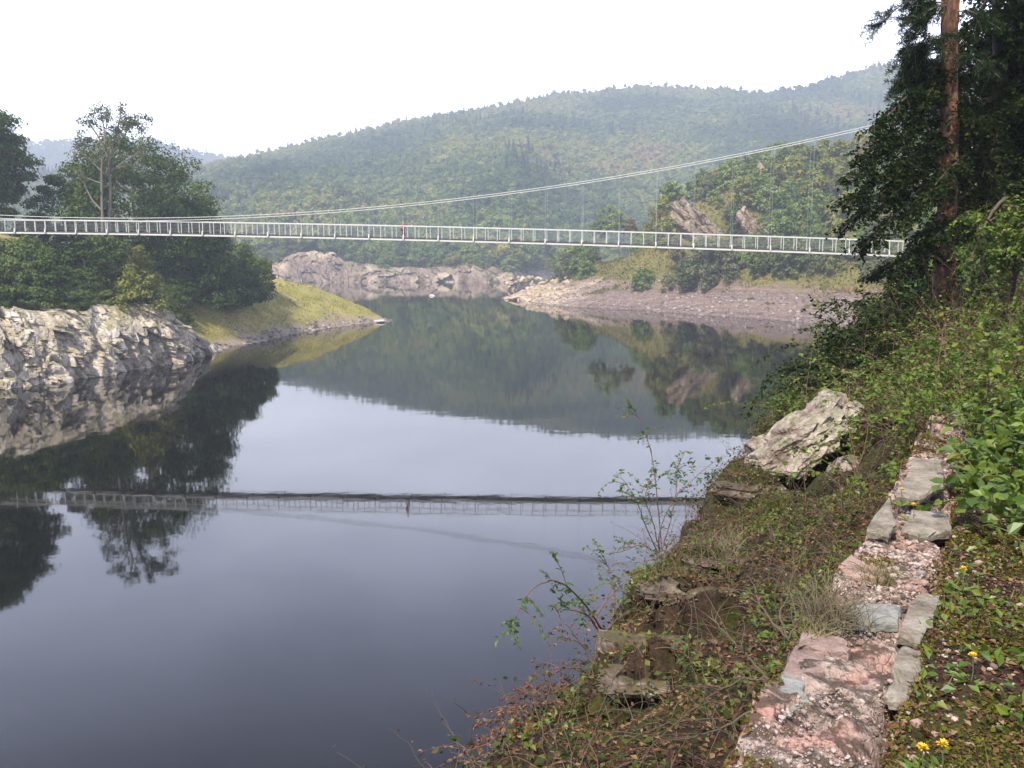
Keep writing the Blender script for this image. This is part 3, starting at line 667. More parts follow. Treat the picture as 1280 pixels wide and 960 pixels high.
# ---- the half bare tree with pale trunks
e = empty('half_bare_tree', tuple(atL(133, 119))); tag(e, 'half bare tree with pale twin trunks and thin tufted top', 'tree', GL)
rg = np.random.default_rng(8); b0 = np.array(e.location); tr = MB(); cr = MB()
def limb(pts, r0, r1, Yd=119.0, tuft=0, size=.3, tr_=None, n=None):
    P = np.array([at(x, y, Yd + dy) - b0 for x, y, dy in pts]); t = np.linspace(0, len(P) - 1, 4 * len(P)); i = np.arange(len(P))
    P = np.stack([np.interp(t, i, P[:, k]) for k in range(3)], 1); P[1:-1] = (P[:-2] + 2 * P[1:-1] + P[2:]) / 4
    (tr_ or tr).add(*tubes(P, np.linspace(r0, r1, len(P)), 6), smooth=True)
    for k in range(tuft * 2):
        c = P[-1 - int(rg.integers(0, max(1, len(P) // 2)))] + rg.normal(0, .55, 3); clump_leaves(cr, rg, c, rg.uniform(.5, .95), n or 40, size, .8)
tree_limbs = [([(128, 302, 0), (128, 276, 0), (127, 240, 0), (127, 205, 0), (131, 175, 0), (134, 150, 0)], .22, .07, 5),
 ([(136, 302, 1), (137, 276, 1), (138, 235, 1), (136, 200, 1), (144, 172, 1), (150, 150, 1), (151, 131, 1)], .25, .06, 7),
 ([(134, 195, 0), (124, 172, 0), (112, 155, 0), (107, 144, 0)], .14, .05, 5), ([(131, 180, 0), (130, 160, 0), (126, 140, 0), (125, 134, 0)], .12, .04, 6),
 ([(140, 188, 1), (155, 170, 1), (166, 152, 1), (172, 146, 1)], .13, .04, 6), ([(148, 165, 1), (163, 158, 1), (183, 153, 1)], .10, .03, 6),
 ([(138, 215, 1), (158, 200, 1), (175, 190, 1), (186, 172, 1)], .12, .04, 5), ([(128, 215, 0), (112, 200, 0), (101, 190, 0), (96, 176, 0)], .11, .04, 4),
 ([(126, 262, 0), (115, 250, 0), (106, 232, 0), (101, 212, 0)], .15, .07, 0), ([(136, 212, 1), (152, 208, 1), (168, 210, 1)], .09, .03, 3),
 ([(128, 230, 0), (108, 222, 0), (94, 224, 0)], .08, .03, 2), ([(127, 200, 0), (112, 186, 0), (104, 170, 0)], .09, .03, 3)]
for pts, r0, r1, tf in tree_limbs: limb(pts, r0, r1, tuft=tf)
for _ in range(60):                                                                  # fine bare twigs
    x, y = rg.uniform(98, 188), rg.uniform(142, 205); p0 = at(x, y, 119.5) - b0; dr = rdir(1, rg, .1, 1)[0]
    tr.add(*tubes(np.array([p0 - dr * .9, p0 - dr * .2 + rg.normal(0, .1, 3), p0 + dr * .9]), [.035, .025, .012], 4))
tr.build('trunk', mpale, e); cr.build('crown', mL['grey'], e)

# ---- bushes on the left bank below and in front of the bridge
GB = 'bushes on the left bank under the bridge'
bl = []
for k, (kind, sd, h, rx) in enumerate([('dark', 21, 4.6, 3.2), ('dark', 22, 5.4, 3.4), ('green', 23, 3.6, 2.9), ('green', 24, 3.9, 3.3)]):
    tr_, cr_ = tree_meshes(sd, h, rx, .36, 34, 95, base=.02, shape='dome', trunk_r=.09, nlimb=12); bl.append((tr_, cr_, kind))
protos = {}
def bush(k, loc, label, group, rz=0.0, sc=1.0, name='bush', mat=None):
    key = (k, mat)
    if key not in protos:
        e = empty(name, tuple(loc)); bl[k][0].build('stem', mbark, e); bl[k][1].build('foliage', mL[mat or bl[k][2]], e); protos[key] = e
    else: e = copy_tree(protos[key], tuple(loc), rz)
    e.location = loc; e.rotation_euler = (0, 0, rz); e.scale = (sc, sc, sc); tag(e, label, 'bush', group); return e
rg = np.random.default_rng(31)
bl_spots = []
for px in range(-60, 250, 21):
    for dd, jj in ((5.2, 0), (8.5, 1), (12.5, 2)):
        x = px + rg.uniform(-8, 8) + jj * 7; Yt = np.arange(84, 150, .5); dt = zL((x - 640) / FPX * Yt, Yt)[1]; m = np.nonzero(dt > dd + rg.uniform(-.6, .6))[0]
        if len(m) and Yt[m[0]] < 132: bl_spots.append((x, Yt[m[0]], jj))
for j, (x, Yb, jj) in enumerate(bl_spots):
    loc = atL(x, Yb); loc[2] -= .5
    bush([0, 1, 2, 3][int(rg.integers(0, 4))], loc, 'dark green bush crowded on the left bank above the pale rock face', GB, rg.uniform(0, 6.28), rg.uniform(.7, 1.05) * (.62 if jj == 0 else 1))
for x, Yb, s in [] if False else ((215, 122, 1.0), (240, 124, 1.15), (262, 127, 1.1), (283, 131, 1.15), (303, 137, 1.15), (318, 143, 1.2), (250, 132, 1.5), (275, 137, 1.5), (300, 145, 1.4), (228, 117, .9)):
    Yt = np.arange(100, 175, .5); dt = zL((x - 640) / FPX * Yt, Yt)[1]; m = np.nonzero(dt > 6.3 + (Yb % 5) * 1.3)[0]; Yb = Yt[m[0]] if len(m) else Yb + 12
    loc = atL(x, Yb); bush([0, 1, 3][int(rg.integers(0, 3))], loc, 'dark bush above the grassy slope of the left bank', GB, rg.uniform(0, 6.28), s)
bush(1, atL(131, 113), 'dark bush hiding the foot of the pale twin trunks', GB, .4, 1.3)
make_tree('yellow_bush', atL(180, 108.5) - np.array([0, 0, .4]), 'yellow green drooping bush below the bridge, lightest on the left bank', 'bush', GB, mL['yellow'], 25, 7.4, 4.2, .34, 44, 80, base=.05, shape='cone')
make_tree('yellow_bush', atL(214, 118) - np.array([0, 0, .6]), 'smaller yellow green bush right of the lightest drooping one', 'bush', GB, mL['green'], 26, 4.6, 2.8, .34, 26, 70, base=.05, shape='cone')

# ---- grass on the left slope
rg = np.random.default_rng(33); X = rg.uniform(-75, -24, 90000); Y = rg.uniform(100, 182, 90000)
z, d, par = zL(X, Y); k = (d > .8) & (par > NR - .6) & (par < NR + 8) & (z > .9 + .9 * fbm(np.stack([X, Y], -1) / 4, 2, 3)) & (z < 11); X, Y, z = X[k][:26000], Y[k][:26000], z[k][:26000]
n = len(X); ax = norm(np.stack([rg.normal(0, .35, n), rg.normal(0, .35, n), np.ones(n)], 1)); L_ = rg.uniform(.12, .32, n)
mb = MB(); mb.add(*leaves(np.stack([X, Y, z - .05], 1), ax, rdir(n, rg, -.2, .2), L_, L_ * .55, 'quad'))
mgr = mat_leaf('bank_grass', [(.0, (.13, .15, .04)), (.4, (.22, .235, .06)), (.7, (.30, .28, .09)), (1, (.36, .29, .14))], .3, .8, .18, .1)
tag(mb.build('grass', mgr), 'short yellow green grass on the slope of the left bank', 'grass', kind='stuff')
# stones and driftwood at the tip of the bank
mstone = mat_rock('shore_stone', [(.2, (.22, .18, .16)), (.5, (.42, .37, .33)), (.8, (.62, .58, .53))], 1.0, .5, .05)
def stone(name, px, py, size, seed, label, group=None, mat=None, z=None, Y=None, rz=0.0, sub=4, lift=.3, cat='rock', flat=None):
    p = on(px, py, 0.0) if Y is None else at(px, py, Y)
    if z is not None: p[2] = z
    V, F = rock(size, seed, sub); mb = MB(); mb.add(V, F)
    o = mb.build(name, mat or mstone); o.location = (p[0], p[1], p[2] + lift * size[2]); o.rotation_euler = (0, 0, rz)
    return tag(o, label, cat, group)
stone('shore_rock', 459, 402.5, (1.3, 1.0, .9), 51, 'small dark rock at the very tip of the grassy left bank')
stone('shore_rock', 474, 403, (1.6, 1.0, .5), 52, 'flat stone lying past the tip of the grassy left bank')
stone('shore_rock', 541, 370, (.9, .6, .4), 53, 'small white rock alone in the water before the far shore', mat=mat_plain('white_rock', (.75, .72, .66), .8, .1))

rg = np.random.default_rng(54); X = rg.uniform(-80, -20, 60000); Y = rg.uniform(92, 182, 60000); z, d, par = zL(X, Y); k = (d > -.5) & (d < .5 + 2.6 * np.clip(fbm(np.stack([X, Y], -1) / 5, 3, 55) + .35, 0, 1)) & (par > NR - .6) & (par < NR + 8); X, Y, z = X[k][:1500], Y[k][:1500], z[k][:1500]
LEFT_STONES = (np.stack([X, Y, np.maximum(z, -.05)], 1), rg.pareto(2.3, len(X)).clip(0, 3) * .10 + .07)
# ---- right promontory: crags, trees, bushes, boulders
def hitR(px, py, y0=150, y1=380):
    Y = np.arange(y0, y1, .5); d = ray(px, py); t = Y / d[1]; z, _, _ = zR(d[0] * t, Y); m = np.nonzero(z >= EYE + d[2] * t)[0]
    Yh = Y[m[0]] if len(m) else y1; return np.array([d[0] / d[1] * Yh, Yh, EYE + d[2] / d[1] * Yh])
mcrag = mat_rock('warm_crag_rock', [(.25, (.12, .085, .06)), (.45, (.27, .20, .14)), (.62, (.40, .31, .225)), (.85, (.55, .45, .35))], .3, .8, .3, moss=(.14, .14, .05), moss_amt=.25, stretch=(1, 1, 1))
def crag(px0, px1, ytop, ybot, seed, label, depth=5.0, tilt=.5, Y=None):
    c = hitR((px0 + px1) / 2, ybot, 150, 330); Yc = Y or c[1] + 1; pa = at(px0, ybot, Yc); pb = at(px1, ytop, Yc); w = pb[0] - pa[0]; h = pb[2] - pa[2]
    V, F = ICO5; q = V * np.array([w, depth * 2, h]) / 2
    rg = np.random.default_rng(seed); N = rdir(11, rg); D = rg.uniform(.62, .95, 11); dots = V @ N.T
    r = np.minimum(np.min(np.where(dots > .05, D[None] / np.maximum(dots, .05), 9), 1), 1.15)
    lay = q[:, 2] * np.cos(tilt) + q[:, 0] * np.sin(tilt)                              # slanting beds
    r = r + facets(np.stack([lay, q[:, 0] * np.cos(tilt) - q[:, 2] * np.sin(tilt), q[:, 1]], 1), (.9, 3.4, 3.4), .085, seed, .5) + .05 * fbm(q / 1.3, 3, seed)
    mb = MB(); mb.add(q * r[:, None], F); o = mb.build('crag', mcrag); o.location = ((pa[0] + pb[0]) / 2, Yc + depth * .35, (pa[2] + pb[2]) / 2); o.rotation_euler = (0, 0, .15)
    return tag(o, label, 'rock')
def crag2(pts, seed, label, depth, mat=None, bed=.8, th=1.1, amp=.45):
    """angular bedded outcrop: flat sides through the outline edges, flat broken fronts, slanting beds stepping in and out"""
    c = hitR(np.mean([p[0] for p in pts]), max(p[1] for p in pts) - 4, 150, 330); Yc = c[1] + .5; rg = np.random.default_rng(seed)
    Q = np.array([at(x, y, Yc) for x, y in pts]); o_ = Q.mean(0); q = Q - o_; V, F = ICO5; V = V.copy(); N = []; D = []
    for k in range(len(q)):
        a, b = q[k], q[(k + 1) % len(q)]; n = np.array([b[2] - a[2], 0, -(b[0] - a[0])]); n /= np.linalg.norm(n)
        if n @ a < 0: n = -n
        d0 = n @ a; n2 = norm(n + np.array([0, rg.uniform(-.45, -.1), 0])); N.append(n2); D.append(d0 * 1.0)
    for k in range(5): N.append(norm(np.array([rg.uniform(-.7, .7), -1, rg.uniform(-.1, .6)]))); D.append(depth * rg.uniform(.28, .42))
    N.append(np.array([0, 1.0, 0])); D.append(depth)
    N, D = np.array(N), np.array(D); dots = V @ N.T; r = np.min(np.where(dots > .02, D[None] / np.maximum(dots, .02), 1e3), 1); P = V * r[:, None]
    lay = P[:, 2] * np.cos(bed) + P[:, 0] * np.sin(bed) + .25 * fbm(P / 2.5, 3, seed); f = lay / th - np.floor(lay / th)
    al = P[:, 0] * np.cos(bed) - P[:, 2] * np.sin(bed)
    P = P + norm(P * np.array([.6, 1, .6])) * ((f - .5) * amp + facets(np.stack([lay, al, P[:, 1]], 1), (th, 2.6, 2.6), amp * .45, seed + 2, .5, -.3, .08) + .10 * fbm(P / .8, 3, seed))[:, None]
    mb = MB(); mb.add(P, F); o = mb.build('crag', mat or mcrag); o.location = o_; return tag(o, label, 'rock')
def crag_slabs(px, py, seed, label, slabs, ang, depth=5.0):
    """outcrop of tilted beds: every bed is a broken plate (x, z, length, thickness) leaning at the same angle"""
    c = hitR(px, py, 150, 330); rg = np.random.default_rng(seed); mb = MB(); V0, F = ICO5; V0 = V0 / (np.sum(np.abs(V0) ** 7, 1) ** (1 / 7))[:, None]
    for (x, z, ln, th) in slabs:
        a = math.radians(ang + rg.uniform(-9, 9)); V = V0 * np.array([ln / 2, depth / 2 * rg.uniform(.7, 1.15), th / 2]); Nn = rdir(9, rg); D = rg.uniform(.80, 1.05, 9) * np.array(ln / 2); q = V / np.array([ln / 2, depth / 2, th / 2]); dots = q @ Nn.T
        r = np.minimum(1, np.min(np.where(dots > .05, rg.uniform(.95, 1.25, 9)[None] / np.maximum(dots, .05), 9), 1)); V = V * r[:, None]
        V = V + norm(V * [.3, 1, 1]) * (facets(V, (1.3, 1.3, .8), .22, int(rg.integers(1e6)), .6, -.2, .1) + .12 * fbm(V / .8, 3, seed))[:, None]
        X_ = V[:, 0] * math.cos(a) + V[:, 2] * math.sin(a); Z_ = -V[:, 0] * math.sin(a) + V[:, 2] * math.cos(a)
        mb.add(np.stack([X_ + x, V[:, 1] + rg.uniform(-1.1, 1.1) + .35 * z, Z_ + z], 1), F)
    o = mb.build('crag', mcrag); o.location = (c[0], c[1] + .6, c[2]); return tag(o, label, 'rock')
crag_slabs(876, 302, 61, 'largest tan crag with slanting beds, just above the bridge rail', [(-5.2, 4.6, 8.5, 2.0), (-3.6, 6.2, 11.5, 2.0), (-2.0, 7.0, 11.0, 1.7), (-.6, 5.6, 10.5, 1.8), (.8, 5.4, 9.0, 1.5), (2.2, 4.0, 8.5, 1.8), (3.8, 2.8, 8.0, 1.7), (5.2, 1.6, 6.5, 1.8), (-1.5, 1.5, 9, 2.6), (2.0, .5, 8, 2.6)], 52)
crag_slabs(944, 303, 62, 'pale tan crag right of the largest one, above the bridge rail', [(-2.6, 4.4, 8.0, 1.8), (-1.2, 5.2, 9.0, 1.7), (.2, 3.6, 8.0, 1.6), (1.6, 2.6, 7.0, 1.8), (3.0, 1.0, 5.5, 1.6), (0, .6, 7, 2.4)], 60, 4.0)
crag2([(940, 240), (944, 224), (952, 208), (957, 216), (955, 232), (950, 244)], 63, 'small orange rock face high among the trees of the right slope', 4, th=.7, amp=.25)
tv = []
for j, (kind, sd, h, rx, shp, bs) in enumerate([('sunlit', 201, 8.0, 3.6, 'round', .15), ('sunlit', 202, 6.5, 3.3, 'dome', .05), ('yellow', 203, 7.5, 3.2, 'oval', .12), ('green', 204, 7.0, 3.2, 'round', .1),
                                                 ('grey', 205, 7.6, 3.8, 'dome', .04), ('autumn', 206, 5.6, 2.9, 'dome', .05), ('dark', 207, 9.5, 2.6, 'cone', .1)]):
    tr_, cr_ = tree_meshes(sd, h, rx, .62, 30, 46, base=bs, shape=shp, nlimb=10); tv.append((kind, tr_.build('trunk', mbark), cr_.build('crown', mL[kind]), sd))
TW = {0: 'green broadleaf tree', 1: 'low green tree', 2: 'yellowish birch', 3: 'dark green tree', 4: 'grey green willow', 5: 'brownish autumn tree', 6: 'dark narrow conifer'}
first = {}
def place(k, loc, where, group, sc=1.0, rz=0.0, label=None):
    if k not in first:
        e = empty('tree', tuple(loc)); tv[k][1].parent = e; tv[k][2].parent = e; first[k] = e
    else: e = copy_tree(first[k], tuple(loc), rz)
    e.location = loc; e.rotation_euler = (0, 0, rz); e.scale = (sc, sc, sc * 1.0)
    e.name = 'conifer' if k == 6 else 'tree'
    tag(e, label or (TW[k] + ' ' + where), 'tree', group); return e
GR = 'trees on the right hillside'
rg = np.random.default_rng(71); spots = []; n = 9000
X = rg.uniform(-2, 165, n); Y = rg.uniform(165, 330, n); Z, D, _ = zR(X, Y); PX = 640 + FPX * X / Y
PY = 320 - (Z - EYE) / Y * FPX
cnt = 0
for x, y, z_, d_, px, py in zip(X, Y, Z, D, PX, PY):
    wb = np.interp(px, [600, 700, 800, 900, 1000], [11, 16, 19, 23, 26])
    if d_ < wb + 2 or px > 1130 or cnt >= 190: continue
    if d_ > 92: continue
    if 735 < px < 822 and d_ < 42: continue                                            # open grass slope
    if px < 735 and d_ > 45: continue
    hide = False
    for (a, b, yt, yb) in ((845, 908, 252, 316), (922, 960, 266, 312), (940, 956, 208, 240)):
        if a - 2 < px < b + 2 and yt - 2 < py < yb: hide = True
    if hide: continue
    if any((x - q[0]) ** 2 + (y - q[1]) ** 2 < (4.6 if d_ < wb + 9 else 6.2) ** 2 for q in spots): continue
    spots.append((x, y)); cnt += 1
    if d_ < wb + 9: k = rg.choice([1, 4, 4, 3, 2], p=[.25, .2, .2, .2, .15])
    else: k = rg.choice(7, p=[.32, .22, .20, .11, .06, .04, .05])
    if px > 985 and py > 215 and rg.random() < .6: k = 2
    place(int(k), (x, y, z_ - .4), 'in the wood on the right hillside', GR, rg.uniform(.95, 1.4) * (.8 if d_ < wb + 9 else 1), rg.uniform(0, 6.28))
def spot(k, px, py, sc, label, group=GR, Y=None):
    p = hitR(px, py) if Y is None else at(px, py, Y); return place(k, (p[0], p[1], p[2] - .4), '', group, sc, px * 1.7, label)
spot(4, 880, 357, 1.45, 'largest grey green bushy willow at the top of the shingle')
spot(4, 846, 362, .9, 'small grey green bush left of the large willow at the shingle')
spot(4, 905, 352, 1.2, 'second grey green willow just right of the large one at the shingle')
spot(3, 860, 358, 1.0, 'dark green bush tree left of the largest willow above the shingle')
spot(3, 985, 344, 1.25, 'darkest rounded tree above the shingle bank under the bridge')
spot(3, 950, 345, 1.0, 'dark tree above the shingle, left of the darkest one')
spot(1, 803, 363, .95, 'olive bush alone on the open grass slope above the shingle')
spot(1, 735, 346, .8, 'bright green bush at the left foot of the open grass slope')
spot(0, 722, 336, 1.1, 'green tree with layered boughs at the end of the promontory under the bridge')
spot(0, 700, 334, .9, 'leftmost green tree of the promontory end under the bridge')
spot(2, 688, 338, .7, 'small yellowish tree at the left tip of the promontory')
spot(0, 764, 291, 1.05, 'green tree rising behind the bridge beside the golden one', Y=262)
spot(5, 787, 292, .8, 'golden yellow tree behind the bridge at the foot of the slope', Y=262)
spot(3, 750, 296, .8, 'darker tree left of the golden one behind the bridge', Y=268)
for k_, px_, py_, dy_, sc_, lab_ in ((2, 842, 262, 6, .8, 'yellowish tree above the left shoulder of the largest crag'), (0, 872, 262, 9, 1.05, 'green tree crowning the top of the largest crag'), (1, 893, 268, 3, .75, 'low green tree leaning over the right shoulder of the largest crag'),
        (5, 912, 312, -5, .85, 'brownish tree between the two crags'), (4, 916, 282, 2, .7, 'grey green tree above the gap between the two crags'), (0, 940, 270, 8, .95, 'green tree on top of the smaller crag'), (3, 967, 306, -2, .8, 'dark tree on the right of the smaller crag'), (1, 958, 280, 4, .7, 'low tree behind the right shoulder of the smaller crag')):
    c_ = hitR(px_, py_); X_, Y_2 = c_[0] * (c_[1] + dy_) / c_[1], c_[1] + dy_; place(k_, (X_, Y_2, float(zR(np.array([X_]), np.array([Y_2]))[0][0]) - .5), '', GR, sc_, px_ * 1.3, lab_)
# the thicker wood between them
src2 = []
for k in (0, 1, 2, 3, 4):
    o = bpy.data.objects.new('wood_crown', tv[k][2].data); src2.append(o)
n = 5200; X = rg.uniform(-2, 190, n); Y = rg.uniform(165, 392, n); Z, D, _ = zR(X, Y); PX = 640 + FPX * X / Y; PY = 320 - (Z - EYE) / Y * FPX; wb = np.interp(PX, [600, 700, 800, 900, 1000], [11, 16, 19, 23, 26])
k = (D > wb + 7) & ~((PX > 735) & (PX < 824) & (D < 48)) & (D < 120) & ~((PX < 735) & (D > 45)) & (rg.random(n) < .5)
for (a, b, yt, yb) in ((842, 910, 250, 318), (920, 962, 264, 316), (938, 958, 206, 244)): k &= ~((PX > a) & (PX < b) & (PY > yt) & (PY < yb))
wood('forest', np.stack([X, Y, Z - 1.2], 1)[k], rg.integers(0, 5, int(k.sum())), scatter_nodes(src2, .5, .95, None, 9), 'thick young growth filling the wood on the right hillside')
# stones of the bank
def rubble(name, pts, sizes, mat, label, seed, cat='stones', rough=.1):
    V, F = ICO1; rg = np.random.default_rng(seed); mb = MB(); n = len(pts)
    sh = V[None] * (1 + rg.normal(0, .16, (n, len(V), 1))) * rg.uniform(.6, 1.3, (n, 1, 3)) * np.array([1, 1, .75])
    P = pts[:, None, :] + sh * sizes[:, None, None]
    mb.add(P.reshape(-1, 3), (F[None] + np.arange(n)[:, None, None] * len(V)).reshape(-1, 3)); return tag(mb.build(name, mat), label, cat, kind='stuff')
rg = np.random.default_rng(81); X = rg.uniform(-10, 75, 30000); Y = rg.uniform(165, 300, 30000); Z, D, _ = zR(X, Y); k = (D > -.6) & (D < 19) & (rg.random(30000) < .8) ; X, Y, Z = X[k][:9000], Y[k][:9000], Z[k][:9000]
mrub, nt, out = M('bank_rubble'); L = nt.links
g = nt.nodes.new('ShaderNodeNewGeometry'); c = ramp(nt, g.outputs['Random Per Island'], [(0, (.10, .075, .075)), (.4, (.20, .155, .15)), (.8, (.28, .23, .21)), (1, (.38, .32, .29))])
p = node(nt, 'ShaderNodeBsdfPrincipled', Roughness=.95); L.new(c, p.inputs['Base Color']); L.new(p.outputs[0], out.inputs['Surface'])
k2 = (fbm(np.stack([X, Y], -1) / 6, 3, 88) > .02) | (Z > 4.3)
rubble('rubble', np.stack([X, Y, Z], 1), rg.pareto(2.5, len(X)).clip(0, 2.4) * .16 + .09, mrub, 'loose grey pink stones covering the bare bank of the promontory', 82)
rubble('rubble', *LEFT_STONES, mrub, 'small stones along the waterline of the grassy left bank', 56)
rg = np.random.default_rng(84); X = rg.uniform(-5, 110, 60000); Y = rg.uniform(165, 300, 60000); Z, D, _ = zR(X, Y); PX = 640 + FPX * X / Y
k = (D > 1.5) & (D < 60) & ((fbm(np.stack([X, Y], -1) / 7, 4, 88) + .16 * (Z - 4.2) > .12)) & (PX < 1130); X, Y, Z = X[k][:24000], Y[k][:24000], Z[k][:24000]; n = len(X); ax = norm(np.stack([rg.normal(0, .5, n), rg.normal(0, .5, n), np.ones(n)], 1)); l_ = rg.uniform(.25, .8, n)
mHer = mat_leaf('bank_herbage', [(0, (.07, .085, .025)), (.35, (.15, .15, .045)), (.65, (.24, .19, .07)), (1, (.27, .18, .11))], .3, .8, .12, .1, .4, .7, 0)
mb = MB(); mb.add(*leaves(np.stack([X, Y, Z - .05], 1), ax, rdir(n, rg, -.3, .3), l_, l_ * .8, 'quad')); tag(mb.build('grass', mHer), 'rough yellow and tan herbage on the bank and open slope of the promontory', 'grass', kind='stuff')
GRK = 'pale boulders at the tip of the promontory'
msand = mat_rock('pale_sandy_rock', [(.2, (.24, .17, .11)), (.5, (.42, .33, .235)), (.8, (.56, .48, .38))], .6, .7, .12)
lb = {0: 'blocky pale boulder with a dark bed line at the waterline of the promontory', 1: 'low pale boulder at the left end of the promontory waterline'}
for j, (px, py, sx_, sy_, sz_) in enumerate([(670, 376, 2.1, 1.8, 2.0), (648, 375, 3.0, 2.0, 1.2)]):
    stone('boulder', px, py, (sx_, sy_, sz_), 90 + j, lb[j], GRK, msand, lift=.25)
rg = np.random.default_rng(91); pts = []; sz = []
for px in np.arange(634, 712, 1.1):
    for py in (rg.uniform(346, 378), rg.uniform(346, 378)):
        p = hitR(px, min(py, 377), 180, 345); pts.append(p); sz.append(rg.uniform(.35, 1.25) * (1 if rg.random() < .8 else 1.6))
rubble('rubble', np.array(pts), np.array(sz), msand, 'pale sandy rocks heaped on the tip of the promontory', 92)

# ---- trees along the far shore
GF = 'trees lining the far shore'
rg = np.random.default_rng(95); fsn = 0
for px in np.arange(180, 668, 5.2):
    for row in range(1):
        a = (px + rg.uniform(-3, 3) - 640) / FPX; dd = rg.uniform(9, 16) if row == 0 else rg.uniform(22, 40); Y = float(shoreY(a)) + dd; X = a * Y; z = float(zH(np.array([X]), np.array([Y]))[0][0])
        if 385 < px < 428 and row == 0: continue
        k = int(rg.choice(7, p=[.30, .25, .2, .12, .08, .03, .02])); 
        place(k, (X, Y, z - .6), 'on the far shore above the purple rock', GF, rg.uniform(.8, 1.4), rg.uniform(0, 6.28))
for px, sc in ((408, 2.3), (425, 2.6), (440, 2.7), (456, 2.6), (470, 2.2), (483, 1.9)):
    a = (px - 640) / FPX; Y = 560 + (px % 7) * 3; X = a * Y; z = float(zH(np.array([X]), np.array([Y * 1.0]))[0][0])
    place(3, (X, Y, z - .6), 'standing tall and dark behind the bridge left of the walker', 'tall dark trees beyond the bridge', sc, px)
# ================================================================== near right bank
WO = np.array([.67, 2.6]); WA = np.array([.5, .866]); WNL = np.array([-.866, .5])
def su(X, Y): return (X - WO[0]) * WA[0] + (Y - WO[1]) * WA[1], (X - WO[0]) * WNL[0] + (Y - WO[1]) * WNL[1]
def xy(s, u): return WO[0] + s * WA[0] + u * WNL[0], WO[1] + s * WA[1] + u * WNL[1]
HOL = at(1036, 590, 10.7)
STEPS = []
def ue(s): return np.interp(s, [-6, 0, 1.5, 3.1, 5, 8.8, 11.7, 14.3, 16, 24], [1.6, 1.75, 1.85, 1.9, 2.25, 2.75, 2.75, 2.45, 2.2, 2.4])
def zF(X, Y, fine=True):
    s, u = su(X, Y); P = np.stack([X, Y], -1)
    zl = 11.33 + .09 * np.maximum(0, s - 6.5)
    k = np.interp(s, [0, 8, 12, 18], [.5, .5, .42, .42]); drop = np.interp(s, [-3, 7, 10, 14], [.38, .38, .34, .2])
    e = ue(s) + .22 * fbm(P / .8, 3, 101) * (1 if fine else 0)
    un = np.maximum(u, 0); zleft = zl - drop * sstep(u, -.05, .12) - k * np.minimum(un, e) - 2.3 * np.maximum(0, un - e)
    if fine:                                                                            # worn ledges across the slope
        w = zleft + .25 * fbm(P / 1.1, 3, 103) + .06 * Y; st = .34; f = w / st - np.floor(w / st); ter = (np.floor(w / st) + sstep(f, .25, .75)) * st - .06 * Y
        zleft = np.where((un > .1) & (un < e + .3), .35 * zleft + .65 * ter, zleft)
    zright = zl + .03 * sstep(u, -1.2, -.5) + .17 * np.maximum(0, -u - 1.4) + .10 * np.maximum(0, -u - 3.5)
    z = np.where(u > -.1, zleft, zright) - .62 * np.exp(-(((X - HOL[0]) / .58) ** 2 + ((Y - HOL[1]) / .50) ** 2))
    for (xa, xb, yl, hh) in STEPS:
        yw = Y - yl - .10 * fbm(np.stack([X * 1.6, X * 0 + yl], -1), 3, 107); z = z + hh * (sstep(yw, -.03, .05) * np.exp(-np.maximum(yw, 0) / 1.1) - .60 * sstep(yw, -.55, -.10) * (yw < .0)) * sstep(X, xa - .25, xa + .1) * sstep(xb + .25 - X, 0, .35) - .045 * sstep(-u, .0, .1) * sstep(u, -.46, -.32)
    if fine: z = z + .05 * fbm(P / .45, 4, 105) + .025 * fbm(P / .11, 3, 106)
    return np.maximum(z, -2)
LED = [((900, 634), (1052, 622), .26, 'longest brown ledge, directly under the tilted boulder'), ((838, 658), (975, 646), .24, 'pale edged ledge second below the tilted boulder'),
       ((838, 690), (960, 681), .18, 'brown ledge between the two pale edged ones of the upper slope'), ((856, 716), (968, 704), .24, 'broken pale ledge in the middle of the slope'),
       ((802, 776), (905, 765), .24, 'brown ledge just above the lowest long one'), ((800, 808), (922, 796), .24, 'lowest long ledge with a dark gap beneath'), ((768, 874), (820, 862), .22, 'small pale ledge near the water edge')]
def hitF(px, py, t0=2.0, t1=30):
    d = ray(px, py); t = np.arange(t0, t1, .04); z = zF(d[0] * t, d[1] * t); m = np.nonzero(z >= EYE + d[2] * t)[0]; tt = t[m[0]] if len(m) else t1; return np.array([d[0] * tt, d[1] * tt, EYE + d[2] * tt])
LEDP = []
for a, b, dep, lab in LED:
    p, q = hitF(*a), hitF(*b)
    if abs(q[1] - p[1]) > .8: q[1] = p[1] + .4 * np.sign(q[1] - p[1])
    LEDP.append((p, q))
STEPS += [(min(p[0], q[0]), max(p[0], q[0]), (p[1] + q[1]) / 2, .24) for p, q in LEDP]
RB_POLY = [(-3, -60), (-2.4, 0), (-2, 8), (1, 16), (4, 22), (9, 30), (23, 55), (35, 84), (42, 97), (52, 118), (300, 118), (300, -60)]
def zB(X, Y):
    d, _ = polydist(X, Y, RB_POLY); P = np.stack([X, Y], -1)
    z = np.where(d < 0, d * .8 - .2, np.minimum(d * 1.5, 9 + .0 * d) + np.maximum(0, d - 6) * .28 + 1.2 * fbm(P / 6, 4, 111) * np.clip(d / 6, 0, 1))
    f = sstep(Y, 20, 30); return zF(X, Y, False) * (1 - f) + np.minimum(z, 26) * f
gx, gy = np.meshgrid(np.arange(-10, 75, .7), np.arange(-12, 117, .7), indexing='ij')
inside = sstep(gx, -3.6, -2.6) * sstep(13.4 - gx, 0, 1) * sstep(gy, .8, 1.8) * sstep(21.4 - gy, 0, 1)
z = zB(gx, gy) - .55 * inside
mso, nt, out = M('leaf_soil'); L = nt.links
